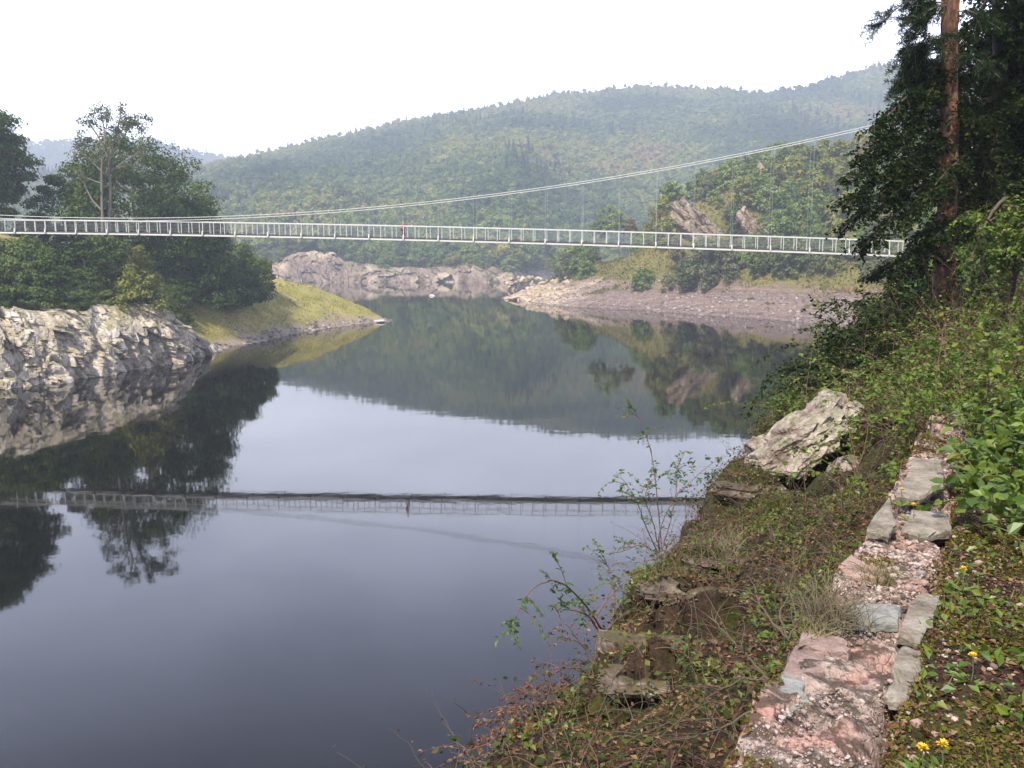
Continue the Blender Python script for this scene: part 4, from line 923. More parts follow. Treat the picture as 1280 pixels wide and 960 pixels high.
P = geo_pos(nt); n1 = noise(nt, .8, 6, .7, P); n2 = noise(nt, 9, 6, .75, P); n3 = noise(nt, 2.2, 5, .65, P)
c = ramp(nt, n2, [(.28, (.009, .006, .004)), (.48, (.028, .018, .011)), (.62, (.055, .036, .022)), (.8, (.11, .08, .052))])
mo = ramp(nt, n2, [(.3, (.018, .022, .005)), (.6, (.05, .052, .009)), (.8, (.11, .10, .02))])
c = mix(nt, ramp(nt, math_(nt, 'ADD', math_(nt, 'MULTIPLY', n3, .7), math_(nt, 'MULTIPLY', n1, .3)), [(.47, 0.0), (.56, .85)]), c, mo)
p = node(nt, 'ShaderNodeBsdfPrincipled', Roughness=.95); p.inputs['Specular IOR Level'].default_value = .15
L.new(c, p.inputs['Base Color']); L.new(bump(nt, n2, 1, .04), p.inputs['Normal']); L.new(p.outputs[0], out.inputs['Surface'])
mb = MB(); mb.add(*gridmesh(gx, gy, z), smooth=True); tag(mb.build('terrain', mso), kind='structure')
gx, gy = np.meshgrid(np.concatenate([np.arange(-3.8, 5.4, .045), np.arange(5.4, 13.6, .12)]), np.concatenate([np.arange(.4, 9, .045), np.arange(9, 21.6, .11)]), indexing='ij')
z = zF(gx, gy); mb = MB(); mb.add(*gridmesh(gx, gy, z), smooth=True); tag(mb.build('ground', mso), kind='structure')
def zg(X, Y): return zF(np.asarray(X, float), np.asarray(Y, float))

# ================================================================== ruined wall
mmort = mat_rock('pink_mortar', [(.2, (.08, .058, .045)), (.36, (.22, .160, .13)), (.52, (.36, .275, .23)), (.8, (.52, .43, .37))], 7.5, .6, .025, moss=(.035, .026, .012), moss_amt=.36, rough=.95, warm=(.50, .28, .235))
mslab = {'grey': mat_rock('grey_slab', [(.22, (.12, .12, .105)), (.5, (.22, .22, .195)), (.8, (.32, .315, .28))], 8, .3, .016),
         'pink': mat_rock('pinkish_slab', [(.2, (.15, .10, .085)), (.5, (.26, .18, .15)), (.8, (.36, .27, .23))], 8, .3, .016),
         'buff': mat_rock('buff_kerbstone', [(.22, (.10, .08, .058)), (.5, (.215, .185, .14)), (.8, (.34, .30, .245))], 8, .3, .016),
         'brown': mat_rock('red_brown_slab', [(.2, (.15, .09, .07)), (.5, (.30, .19, .15)), (.8, (.42, .31, .26))], 8, .3, .016)}
e = empty('ruined_wall', (*xy(0, -.2), 11.2)); tag(e, 'crumbling stone wall top running away from the viewer, pink mortar and broken slabs', 'wall'); org = np.array(e.location)
def mas_right(s): return np.interp(s, [-1, 2.4, 3.5, 5, 7.5], [-.46, -.45, -.42, -.36, -.30])
def mas(s, u):
    X, Y = xy(s, u); P = np.stack([X, Y], -1); rr = mas_right(s); edge = np.minimum(.06 - u, u - rr) / .28
    h = 11.355 + .03 * sstep(s, 3, 6.5) + .045 * fbm(P / .5, 4, 121) + .022 * fbm(P / .09, 4, 122) + .010 * fbm(P / .03, 3, 126) - .045 * sstep(fbm(P / .5, 3, 123), .02, .22) - .05 * sstep(s, 2.6, 3.4) * sstep(4.6 - s, 0, .6)
    rag = .10 * fbm(P / .30, 4, 124)
    h = h - .55 * sstep(.12 + rag * 1.3 - edge, 0, .12) * (u > -.25) - .12 * sstep(.35 + rag * 4 - edge, 0, .3) * (u <= -.2) - .06 * sstep(fbm(P / .33, 3, 125), .15, .35)
    return h
sg, ug = np.meshgrid(np.concatenate([np.arange(-.5, 3.2, .012), np.arange(3.2, 7.6, .025)]), np.linspace(0, 1, 46), indexing='ij'); rr_ = mas_right(sg); ug = .06 + (rr_ - .06) * ug; X, Y = xy(sg, ug)
h = mas(sg, ug); P = np.stack([X, Y], -1); h = h + facets(P.reshape(-1, 2), (.10, .10), .011, 127, .6, -.012, .10).reshape(h.shape)
wall_z = lambda s, u: float(zg(*xy(s, u)))
mb = MB(); mb.add(*gridmesh(X, Y, h)[:1], [gridmesh(X, Y, h)[1][:, ::-1]], smooth=False); mb.build('masonry', mmort, e, org)
def slab(poly_px, z, th, mat, seed, name, parent=None, org=None, tiltx=0.0, rough=.012):
    """flat broken stone with the outline seen in the photograph, lying at height z"""
    rg = np.random.default_rng(seed); P = np.array([on(x, y, z) for x, y in poly_px]); c = P.mean(0); n = len(P); q = []
    for k in range(n):
        a, b = P[k], P[(k + 1) % n]
        for t in np.linspace(0, 1, 6)[:-1]: q.append(a + (b - a) * t + np.append(rg.normal(0, rough * .55, 2), 0))
    q = np.array(q); m = len(q); rings = []
    for f, dz in ((.0, 0), (.45, 0), (.80, 0), (.96, -.004), (1.0, -.02), (.99, -th)):
        r = c + (q - c) * f; r[:, 2] = z + dz + .007 * fbm(r[:, :2] / .10, 4, seed) + (r[:, 0] - c[0]) * tiltx; rings.append(r)
    for k_ in (3, 4, 5): rings[k_][:, :2] += rg.normal(0, .0035, (m, 2)); rings[k_][:, 2] += rg.normal(0, .003, m)
    V = np.concatenate(rings); F = []
    for k in range(len(rings) - 1):
        i = np.arange(m); j = (i + 1) % m; F.append(np.stack([k * m + i, k * m + j, (k + 1) * m + j, (k + 1) * m + i], 1))
    mb = MB(); mb.add(V, np.concatenate(F)); o = mb.build(name, mat, parent, org); return o
slab([(956, 866), (985, 838), (1006, 848), (1010, 876), (985, 890), (958, 886)], 11.369, .05, mslab['grey'], 1, 'grey_slab', e, org)['label'] = 'pale grey slab'
slab([(976, 838), (992, 806), (1035, 812), (1030, 838), (1000, 850)], 11.369, .05, mslab['pink'], 2, 'pink_slab', e, org)['label'] = 'flat pinkish slab'
slab([(992, 806), (1012, 784), (1056, 800), (1062, 818), (1035, 812)], 11.389, .05, mslab['pink'], 3, 'pink_slab', e, org)['label'] = 'flat brownish slab behind the pinkish one'
slab([(1110, 862), (1128, 806), (1152, 810), (1150, 842), (1136, 872), (1112, 872)], 11.379, .05, mslab['buff'], 4, 'kerbstone', e, org)['label'] = 'long buff kerbstone'
slab([(1046, 706), (1062, 692), (1112, 714), (1108, 722), (1060, 716)], 11.399, .05, mslab['brown'], 5, 'brown_slab', e, org)['label'] = 'red brown slab over a dark hollow'
slab([(1058, 762), (1078, 752), (1128, 756), (1122, 776), (1064, 776)], 11.359, .05, mslab['grey'], 6, 'grey_slab', e, org)['label'] = 'small grey slab in the middle of the wall'
slab([(1122, 790), (1146, 738), (1178, 742), (1172, 770), (1150, 800)], 11.359, .05, mslab['buff'], 7, 'kerbstone', e, org)['label'] = 'worn kerbstone farther along'
slab([(1084, 660), (1112, 620), (1120, 655), (1110, 668)], 11.399, .05, mslab['buff'], 8, 'kerbstone', e, org)['label'] = 'pale edge stone'
slab([(1120, 618), (1142, 572), (1180, 574), (1178, 606), (1150, 622)], 11.409, .05, mslab['buff'], 9, 'kerbstone', e, org)['label'] = 'pale broken stones at the far end'
slab([(1128, 660), (1140, 636), (1186, 640), (1190, 662), (1150, 668)], 11.389, .05, mslab['buff'], 10, 'kerbstone', e, org)['label'] = 'flat pale stone by the yellow flowers'
# loose stones on it
rg = np.random.default_rng(131); n = 19000; s = rg.uniform(-.4, 6.8, n); u = .0 + (mas_right(s) + .02) * rg.random(n)
k = fbm(np.stack([s * 1.6, u * 1.6], -1), 3, 133) + .25 * (np.abs(s - 4.3) < .9) + .25 * (np.abs(s - 2.3) < .6) - .10 * (s < 1.0) > -.10; s, u = s[k], u[k]; X, Y = xy(s, u)
zz = np.maximum(mas(s, u), zg(X, Y))
mgrv, nt, out = M('mortar_crumbs'); L = nt.links
g = nt.nodes.new('ShaderNodeNewGeometry'); c = ramp(nt, g.outputs['Random Per Island'], [(0, (.07, .045, .035)), (.3, (.20, .13, .105)), (.6, (.31, .215, .18)), (.85, (.40, .32, .275)), (1, (.20, .19, .18))])
p = node(nt, 'ShaderNodeBsdfPrincipled', Roughness=.95); L.new(c, p.inputs['Base Color']); L.new(p.outputs[0], out.inputs['Surface'])
rubble('gravel', np.stack([X, Y, zz + .004], 1), (rg.pareto(2.6, len(X)).clip(0, 3.5) * .0055 + .0035) * np.interp(s, [0, 1.3, 2.2], [.5, .6, 1.0]), mgrv, 'crumbled mortar and stone chips strewn along the wall top', 134, 'gravel')

# ================================================================== boulder and ledges
mbould = mat_rock('lichened_boulder', [(.2, (.06, .045, .035)), (.38, (.17, .13, .105)), (.52, (.32, .265, .22)), (.72, (.50, .44, .385)), (.95, (.62, .58, .52))], 2.4, .9, .05, moss=(.20, .20, .11), moss_amt=.30, warm=(.42, .33, .27))
mledge = mat_rock('brown_ledge_stone', [(.2, (.045, .034, .026)), (.45, (.115, .085, .068)), (.65, (.215, .165, .14)), (.88, (.42, .37, .32))], 3.0, .7, .03, moss=(.07, .06, .02), moss_amt=.3)
from mathutils import Euler
def slab_rock(name, px, py, Y, size, rot, seed, mat, label, amp=.05):
    V, F = ICO5; V = V / (np.sum(np.abs(V) ** 9, 1) ** (1 / 9))[:, None]; rg = np.random.default_rng(seed); N = rdir(10, rg); D = rg.uniform(.95, 1.25, 10); dots = V @ N.T
    r = np.minimum(np.min(np.where(dots > .05, D[None] / np.maximum(dots, .05), 9), 1), 1.8) / 1.0; r = np.minimum(1.0, r / np.linalg.norm(V, axis=1)); q = V * r[:, None] * np.array(size)
    q = q + norm(q) * (facets(q, (.30, .26, .15), amp * 1.35, seed, .55, -amp * .9, .09) + facets(q, (.10, .10, .06), amp * .38, seed + 1, .7) + amp * .35 * fbm(q * 7, 4, seed))[:, None]
    mb = MB(); mb.add(q, F); o = mb.build(name, mat); o.location = at(px, py, Y); o.rotation_euler = rot; return tag(o, label, 'boulder')
slab_rock('boulder', 1001, 550, 11.0, (.68, .44, .21), Euler((math.radians(13), math.radians(-33), math.radians(5))), 141, mbould, 'big pale tilted boulder slab with a black hollow under it', .04)
slab_rock('boulder', 1046, 566, 11.65, (.42, .30, .36), Euler((.1, -.2, .2)), 145, mbould, 'added rock propping up the tilted boulder from behind, darkening the hollow', .04)  # backing rock added to block light, so the hollow in front looks dark
slab_rock('boulder', 964, 566, 11.5, (.24, .26, .24), Euler((.2, -.3, .3)), 142, mbould, 'rounded pale rock leaning on the left side of the tilted boulder', .035)
slab_rock('boulder', 1040, 520, 11.5, (.27, .26, .24), Euler((.3, -.5, .2)), 143, mbould, 'grey lichened rock on top of the tilted boulder', .035)
prism_stone('boulder', [(1036, 600), (1044, 582), (1064, 568), (1082, 578), (1086, 600), (1066, 612), (1046, 612)], 10.6, .4, 144, mbould, 'small squat rock in the hollow right of the tilted boulder', amp=.05)
for j, ((p, q), (a, b, dep, lab)) in enumerate(zip(LEDP, LED)):
    c = (p + q) / 2; Ln = max(.3, np.linalg.norm((q - p)[:2])); yl = c[1]; V, F = ICO5
    V = V / (np.sum(np.abs(V) ** 6, 1) ** (1 / 6))[:, None] * np.array([Ln * .54, dep / 2, .06]); xw = V[:, 0]
    V = V + norm(V) * (facets(V, (.26, .24, .06), .055, 150 + j, .5, .05, .1) + .03 * fbm(V * 6, 4, j))[:, None]; V[:, 2] += .03 * fbm(np.stack([xw * 2.2, xw * 0 + j], -1), 2, 109); V[:, 1] += .10 * fbm(np.stack([(xw + c[0]) * 1.6, xw * 0 + yl], -1), 3, 107)
    zt = float(zg(c[0], yl + .22))
    mb = MB(); mb.add(V, F); o = mb.build('ledge_stone', mledge); o.location = (c[0], yl + dep / 2 - .10, zt - .06); o.rotation_euler = (0.03, 0, 0); tag(o, lab, 'stone', 'stone ledges down the slope')

# ================================================================== near vegetation
C_BRAM = [(0.0, (.022, .045, .009)), (.3, (.058, .105, .016)), (.6, (.112, .175, .026)), (.88, (.18, .22, .036)), (1.0, (.24, .15, .035))]
C_FRESH = [(0.0, (.035, .072, .012)), (.4, (.080, .14, .018)), (.7, (.145, .20, .026)), (.92, (.18, .19, .03)), (1.0, (.30, .22, .03))]
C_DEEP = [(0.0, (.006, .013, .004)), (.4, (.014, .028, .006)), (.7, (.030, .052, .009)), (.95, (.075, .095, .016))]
C_DRY = [(0.0, (.035, .014, .008)), (.35, (.085, .036, .018)), (.65, (.15, .075, .036)), (.92, (.27, .18, .10))]
C_MOSS = [(0.0, (.045, .05, .010)), (.4, (.09, .095, .014)), (.75, (.16, .15, .02)), (1, (.22, .19, .04))]
mLow = mat_leaf('low_bramble_leaf', [(0, (.012, .017, .005)), (.3, (.030, .044, .010)), (.55, (.058, .082, .016)), (.75, (.10, .065, .026)), (1, (.14, .15, .032))], .25, .7, 1.4, .15, .65, .6, .1)
mBram = mat_leaf('bramble_leaf', C_BRAM, .3, .65, .9, .2, .6, .45, .1); mFresh = mat_leaf('fresh_leaf', C_FRESH, .35, .4, .8, .4, .65, .35, .1)
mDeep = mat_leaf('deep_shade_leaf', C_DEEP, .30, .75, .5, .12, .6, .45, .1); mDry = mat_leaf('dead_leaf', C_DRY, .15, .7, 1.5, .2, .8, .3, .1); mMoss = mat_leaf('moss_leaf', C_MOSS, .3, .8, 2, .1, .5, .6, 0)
mTwig = mat_plain('reddish_twig', (.16, .085, .055), .8, .3, 8); mTwig2 = mat_plain('brown_twig', (.10, .07, .05), .9, .3, 8); mStem = mat_plain('green_stem', (.10, .12, .04), .7, .2, 8)
def shoots(bases, dirs, Ls, droop, N=14, r0=.006, rg=R, wob=.10):
    """growing shoots: arching polylines (S,N,3)"""
    S = len(bases); P = np.zeros((S, N, 3)); P[:, 0] = bases; d = norm(dirs); st = np.asarray(Ls)[:, None] / (N - 1); dr = np.broadcast_to(np.asarray(droop, float), (S,))[:, None]
    for k in range(1, N):
        P[:, k] = P[:, k - 1] + d * st; d = norm(d + np.array([0, 0, -1.0]) * dr / N * (1 + k / N) + rg.normal(0, wob, (S, 3)))
    return P, np.linspace(1, .25, N)[None] * np.broadcast_to(np.asarray(r0, float), (S,))[:, None]
def leaf_along(P, per, L, W, rg, t0=.15, kind='tri2', spread=.9, up=.7, lsd=.25, jit=.02):
    """leaves standing off shoots, alternately left and right"""
    S, N, _ = P.shape; n = int(per); t = np.linspace(t0, .995, n)[None] + rg.uniform(-.02, .02, (S, n)); x = np.clip(t, 0, .999) * (N - 1); i = x.astype(int); f = (x - i)[..., None]; si = np.arange(S)[:, None]
    pos = P[si, i] * (1 - f) + P[si, np.minimum(i + 1, N - 1)] * f; tan = norm(P[si, np.minimum(i + 1, N - 1)] - P[si, i])
    side = norm(np.cross(tan, np.array([0, 0, 1.0])) + rg.normal(0, .25, tan.shape)) * np.where(np.arange(n) % 2, 1, -1)[None, :, None]
    ax = norm(tan * .55 + side * spread + rg.normal(0, .3, tan.shape) + np.array([0, 0, -.12])); nor = norm(np.array([0, 0, up]) + rg.normal(0, .4, tan.shape))
    pos = pos.reshape(-1, 3) + rg.normal(0, jit, (S * n, 3)); ln = L * (1 + lsd * rg.normal(0, 1, S * n)).clip(.35, 1.8)
    return leaves(pos, ax.reshape(-1, 3), nor.reshape(-1, 3), ln, ln * W, kind)
def thicket(name, bases, Ls, droop, per, leaf, W, mleaf, mtw, label, cat, seed, lean=(0, 0), r0=.005, group=None, kind=None, thing=True, tilt=.7, kindleaf='tri2', K=4, wob=.12, zlo=.35, t0=.15):
    rg = np.random.default_rng(seed); S = len(bases); d = rdir(S, rg, zlo, 1) * np.array([tilt, tilt, 1]) + np.array([*lean, 0])
    P, Rd = shoots(bases, d, np.asarray(Ls) * rg.uniform(.6, 1.25, S), droop * rg.uniform(.5, 1.5, S), 13, r0, rg, wob)
    mt, ml = MB(), MB(); mt.add(*tubes(P, Rd, K), smooth=True)
    if per: ml.add(*leaf_along(P, per, leaf, W, rg, t0, kindleaf))
    if not thing:
        both = MB(); 
        for V, (F, _, sm) in zip(mt.V, mt.F): both.add(V, F, 0, True)
        k = 0
        ml2 = MB(); 
        b = MB(); b.V = mt.V + ml.V; b.n = mt.n + ml.n; b.F = list(mt.F) + [(F + mt.n, 1, sm) for F, _, sm in ml.F]
        return tag(b.build(name, [mtw, mleaf]), label, cat, group, kind or 'stuff')
    c = np.asarray(bases).mean(0); e = empty(name, tuple(c)); tag(e, label, cat, group); mt.build('stem', mtw, e, c)
    if per: ml.build('foliage', mleaf, e, c)
    return e
def basepts(n, fs, seed, clear=.62):                                                             # fs: list of (s0,s1,u0,u1)
    rg = np.random.default_rng(seed); out = []
    for s0, s1, u0, u1, w in fs:
        k = int(n * w); X, Y = xy(rg.uniform(s0, s1, k), rg.uniform(u0, u1, k)); out.append(np.stack([X, Y, zg(X, Y) - .02], 1))
    p = np.concatenate(out)
    for (xa, xb, yl, hh) in STEPS: p = p[~((p[:, 0] > xa - .1) & (p[:, 0] < xb + .1) & (p[:, 1] > yl - .34) & (p[:, 1] < yl - .03) & (rg.random(len(p)) < clear))]
    return p[((p[:, 0] - HOL[0]) / .75) ** 2 + ((p[:, 1] - HOL[1] + .35) / .95) ** 2 > 1]
# the bramble bank at the right
b = basepts(1150, [(6.8, 9.5, -3.5, .9, .30), (8.8, 12, -5, 1.0, .26), (9.6, 17.5, -5, 2.3, .44)], 161)
thicket('undergrowth', b, (1.0 + .9 * fbm(b[:, :2] / 1.1, 3, 160)) * np.where(b[:, 1] > 12.5, 1.3, 1.0), 1.6, 46, .056, .66, mBram, mTwig, 'tangled bramble and herb growth covering the bank at the right', 'undergrowth', 162, thing=False)
b = basepts(520, [(7, 17, -4.5, 1.6, 1.0)], 163)
thicket('undergrowth', b, np.full(len(b), 1.25), .9, 8, .04, .5, mDry, mTwig, 'dry reddish brown stalks standing in the bramble bank', 'undergrowth', 164, thing=False, tilt=.5)
b = basepts(150, [(11.8, 17.0, 1.0, 2.5, 1.0)], 165)
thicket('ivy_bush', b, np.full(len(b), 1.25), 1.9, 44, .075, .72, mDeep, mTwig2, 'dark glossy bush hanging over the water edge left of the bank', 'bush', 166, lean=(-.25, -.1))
b = basepts(34, [(10.8, 12.2, 1.3, 2.5, 1.0)], 167)
thicket('bramble_bush', b, np.full(len(b), .75), 1.9, 34, .06, .7, mBram, mTwig, 'low bramble spilling over behind the tilted boulder', 'bush', 168, lean=(-.4, 0))
b = basepts(170, [(12.6, 17.5, .2, 2.2, 1.0)], 168)
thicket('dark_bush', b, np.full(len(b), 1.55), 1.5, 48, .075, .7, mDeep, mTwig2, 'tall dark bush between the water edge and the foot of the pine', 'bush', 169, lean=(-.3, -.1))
b = basepts(150, [(7.5, 13.5, -5.0, -1.2, 1.0)], 170)
thicket('leggy_shrub', b, np.full(len(b), 1.5), 1.0, 40, .062, .68, mBram, mTwig, 'tall leggy light green shrub rising from the bank below the pine', 'shrub', 177, tilt=.55)
# fresh leafy shrub at the right edge
b = basepts(190, [(3.2, 5.8, -1.9, -.52, .75), (5.4, 7.2, -2.2, -.6, .25)], 171)
thicket('leafy_shrub', b, np.full(len(b), .62), 1.5, 17, .088, .72, mFresh, mStem, 'fresh green leafy shrub beside the wall at the right edge', 'shrub', 172, lean=(-.15, -.1), kindleaf='leaf', t0=.2)
b = basepts(95, [(5.4, 8.6, -3.2, -.75, 1.0)], 173)
thicket('leafy_shrub', b, np.full(len(b), 1.0), 1.3, 26, .075, .75, mFresh, mStem, 'taller round leaved shrub behind the fresh green one at the right edge', 'shrub', 174, kindleaf='leaf')
b = basepts(16, [(1.0, 1.7, -1.15, -.8, 1.0)], 175)
thicket('leafy_shrub', b, np.full(len(b), .38), 1.2, 14, .07, .6, mFresh, mStem, 'small dark leaved sprig low at the right edge', 'shrub', 176, kindleaf='leaf')
# slope left of the wall: herbs, bramble runners, twigs, dead leaves, grass
b = basepts(1250, [(-.6, 9.5, .1, 2.0, .75), (3, 11, 1.0, 3.2, .25)], 181)
thicket('undergrowth', b, np.full(len(b), .40), 2.0, 12, .042, .64, mLow, mTwig, 'low bramble runners and herbs on the ledges left of the wall', 'undergrowth', 182, thing=False, zlo=.1, tilt=1.0, r0=.0028)
b = basepts(330, [(7.5, 12.5, 1.7, 2.85, 1.0)], 185)
thicket('undergrowth', b, np.full(len(b), .5), 1.8, 14, .046, .64, mLow, mTwig, 'low growth along the water edge left of the tilted boulder', 'undergrowth', 186, thing=False, zlo=.1, tilt=1.0, r0=.003)
b = basepts(700, [(-.6, 10.5, .1, 2.2, .8), (4, 11, 1.4, 3.3, .2)], 183)
thicket('undergrowth', b, np.full(len(b), .62), .5, 5, .026, .6, mDry, mTwig2, 'bare brown twigs standing over the ledges', 'undergrowth', 184, thing=False, zlo=.2, tilt=.9, r0=.0035, wob=.2)
def litter(name, n, regions, size, mat, label, seed, cat='leaves', lift=.012, tilt=.35, W=.6, flt=None, kind='tri2'):
    rg = np.random.default_rng(seed); p = basepts(n, regions, seed); 
    if flt is not None: p = p[flt(p)]
    m = len(p); p[:, 2] += .02 + rg.uniform(0, lift, m); nor = norm(np.array([0, 0, 1.0]) + rg.normal(0, tilt, (m, 3))); ax = np.cross(nor, rdir(m, rg)); s = size * rg.uniform(.5, 1.5, m)
    mb = MB(); mb.add(*leaves(p, ax, nor, s, s * W, kind, .25)); return tag(mb.build(name, mat), label, cat, kind='stuff')
litter('leaf_litter', 30000, [(-.8, 10.5, .05, 2.1, .62), (4, 12, 1.6, 3.6, .2), (-.5, 7, -2.6, -.5, .18)], .032, mDry, 'brown dead leaves littering the ledges and the wall foot', 191)
litter('moss', 22000, [(-.5, 6.5, -2.6, -.46, .7), (-.5, 8, .1, 2.0, .3)], .018, mMoss, 'yellow green moss cushions right of the wall', 192, 'moss', .02, .7, .8, lambda p: fbm(p[:, :2] * 1.7, 3, 7) > -.02)
litter('herbs', 15000, [(-.5, 6.5, -2.6, -.46, .3), (-.5, 9, .1, 2.3, .7)], .040, mFresh, 'small green herb leaves among the dead leaves', 193, 'herbs', .07, .6, .6, lambda p: fbm(p[:, :2] * 1.3, 3, 9) > .06)
litter('leaf_litter', 9000, [(-.6, 3.2, -1.7, -.36, .8), (3, 6.5, -1.5, -.3, .2)], .022, mDry, 'small brown dead leaves in the moss right of the wall', 197, W=.7)
litter('moss', 42000, [(-.6, 3.4, -1.7, -.34, .75), (3, 6.5, -1.6, -.3, .25)], .011, mMoss, 'fine yellow green moss carpet along the right side of the wall', 198, 'moss', .012, .8, .9, lambda p: fbm(p[:, :2] * 2.1, 4, 17) > -.12)
rg = np.random.default_rng(199); n = 1500; s_ = rg.uniform(-.5, 5.5, n); u_ = -.34 - np.abs(rg.normal(0, .35, n)); X, Y = xy(s_, u_); rubble('gravel', np.stack([X, Y, zg(X, Y) + .004], 1), rg.pareto(2.6, n).clip(0, 3) * .005 + .004, mgrv, 'small stones scattered in the moss right of the wall', 200, 'gravel')
rg = np.random.default_rng(136); n = 30000; s_ = rg.uniform(-.4, 7.2, n); f_ = rg.random(n); u_ = .08 + (mas_right(s_) - .10) * f_; e_ = np.minimum(f_, 1 - f_); X, Y = xy(s_, u_); P_ = np.stack([X, Y], -1)
k = (e_ + .10 * fbm(P_ / .22, 3, 137) < .13) | (fbm(P_ / .38, 3, 138) > .30); X, Y, s_, u_ = X[k], Y[k], s_[k], u_[k]; m = len(X); zz = np.maximum(mas(s_, u_), zg(X, Y)) + .006 + rg.uniform(0, .012, m)
nor = norm(np.array([0, 0, 1.0]) + rg.normal(0, .6, (m, 3))); sz_ = rg.uniform(.006, .022, m); q_ = rg.random(m) < .62; pos = np.stack([X, Y, zz], 1); ax = np.cross(nor, rdir(m, rg))
mb = MB(); mb.add(*leaves(pos[q_], ax[q_], nor[q_], sz_[q_], sz_[q_] * .85, 'tri2', .25)); tag(mb.build('moss', mMoss), 'moss creeping over the broken edges of the wall top', 'moss', kind='stuff')
mb = MB(); mb.add(*leaves(pos[~q_], ax[~q_], nor[~q_], sz_[~q_] * 1.5, sz_[~q_], 'tri2', .25)); tag(mb.build('leaf_litter', mDry), 'dead leaf scraps caught on the wall top', 'leaves', kind='stuff')
rg = np.random.default_rng(195); p = basepts(9000, [(-.5, 7, -2.6, -.42, .5), (-.5, 9.5, .1, 2.3, .5)], 196); p = p[fbm(p[:, :2] * 1.5, 3, 13) > .12]; n = len(p)
ax = norm(np.stack([rg.normal(0, .5, n), rg.normal(0, .5, n), np.ones(n)], 1)); l_ = rg.uniform(.04, .15, n); mb = MB(); mb.add(*leaves(p, ax, rdir(n, rg, -.3, .3), l_, .006, 'tri2'))
mGra = mat_leaf('near_grass', [(0, (.05, .075, .015)), (.5, (.12, .13, .03)), (.85, (.24, .20, .09)), (1, (.32, .27, .16))], .3, .6, 1.2, .2)
tag(mb.build('grass', mGra), 'sparse grass blades beside the wall and on the ledges', 'grass', kind='stuff')
def tuft(px, py, z, n, h, mat, label, seed, spread=.05, name='grass_tuft'):
    rg = np.random.default_rng(seed); c = on(px, py, z); b = c + np.stack([rg.normal(0, spread, n), rg.normal(0, spread, n), np.zeros(n)], 1); d = np.stack([rg.normal(0, .5, n), rg.normal(0, .5, n), np.ones(n)], 1)
    P, Rd = shoots(b, d, h * rg.uniform(.5, 1.2, n), 1.3, 7, .0022, rg, .05); mb = MB(); mb.add(*tubes(P, Rd, 3)); o = mb.build(name, mat, None, c); return tag(o, label, 'grass tuft')
mTuft = mat_leaf('dry_tuft', [(0, (.09, .075, .04)), (.5, (.17, .14, .09)), (1, (.30, .26, .18))], .1, .8, 1, .1)
tuft(1040, 778, 11.38, 240, .24, mTuft, 'dry grey grass tuft growing on the wall top', 201, .06)
tuft(1018, 800, 11.36, 70, .12, mGra, 'tiny green tuft left of the dry one on the wall top', 202, .03)
tuft(1100, 730, 11.36, 80, .16, mGra, 'green tuft under the red brown slab', 203, .05)
p = hitF(905, 695); o = tuft(905, 695, p[2], 200, .3, mTuft, 'dry yellowish grass tuft in the middle of the slope', 204, .12)
p = hitF(960, 712); o = tuft(965, 640, hitF(965, 640)[2], 150, .3, mGra, 'straw coloured tuft below the tilted boulder', 205, .14)
# yellow flowers
mYel = mat_plain('yellow_petals', (.80, .52, .02), .6, .08, 30)
def dandelion(px, py, z, label, seed, h=.12):
    rg = np.random.default_rng(seed); c = on(px, py, z); e = empty('dandelion', tuple(c)); e.location[2] = z - h; tag(e, label, 'flower', 'yellow flowers beside the wall')
    mb = MB(); mb.add(*tubes(np.array([[0, 0, 0], [.006, 0, h * .5], [.0, 0, h]]), [.0025, .0022, .002], 5)); mb.build('stem', mStem, e)
    n = 46; an = rg.uniform(0, 6.283, n); el = rg.uniform(.1, 1.2, n); ax = np.stack([np.cos(an) * np.cos(el), np.sin(an) * np.cos(el), np.sin(el)], 1); mb = MB()
    mb.add(*leaves(np.tile([0, 0, h], (n, 1)) + ax * .003, ax, np.tile([0, 0, 1.0], (n, 1)) + .01, .018, .008, 'tri2')); mb.build('flower', mYel, e)
    n = 7; an = rg.uniform(0, 6.283, n); ax = np.stack([np.cos(an), np.sin(an), .35 + 0 * an], 1); mb = MB(); mb.add(*leaves(np.zeros((n, 3)) + [0, 0, .01], ax, np.tile([0, 0, 1.0], (n, 1)), .10, .025, 'leaf')); mb.build('leaf', mFresh, e)
for k, (px, py, lab) in enumerate([(1142, 632, 'yellow flower on the pale flat stone near the far end of the wall'), (1127, 613, 'yellow flower farthest along the wall edge'), (1216, 821, 'yellow flower in the moss right of the kerbstone'),
                                    (1153, 936, 'yellow flower nearest the bottom of the picture, left of its twin'), (1178, 931, 'yellow flower beside its twin at the bottom right'), (1204, 712, 'orange yellow flower under the fresh green shrub')]):
    dandelion(px, py, 11.47, lab, 210 + k)

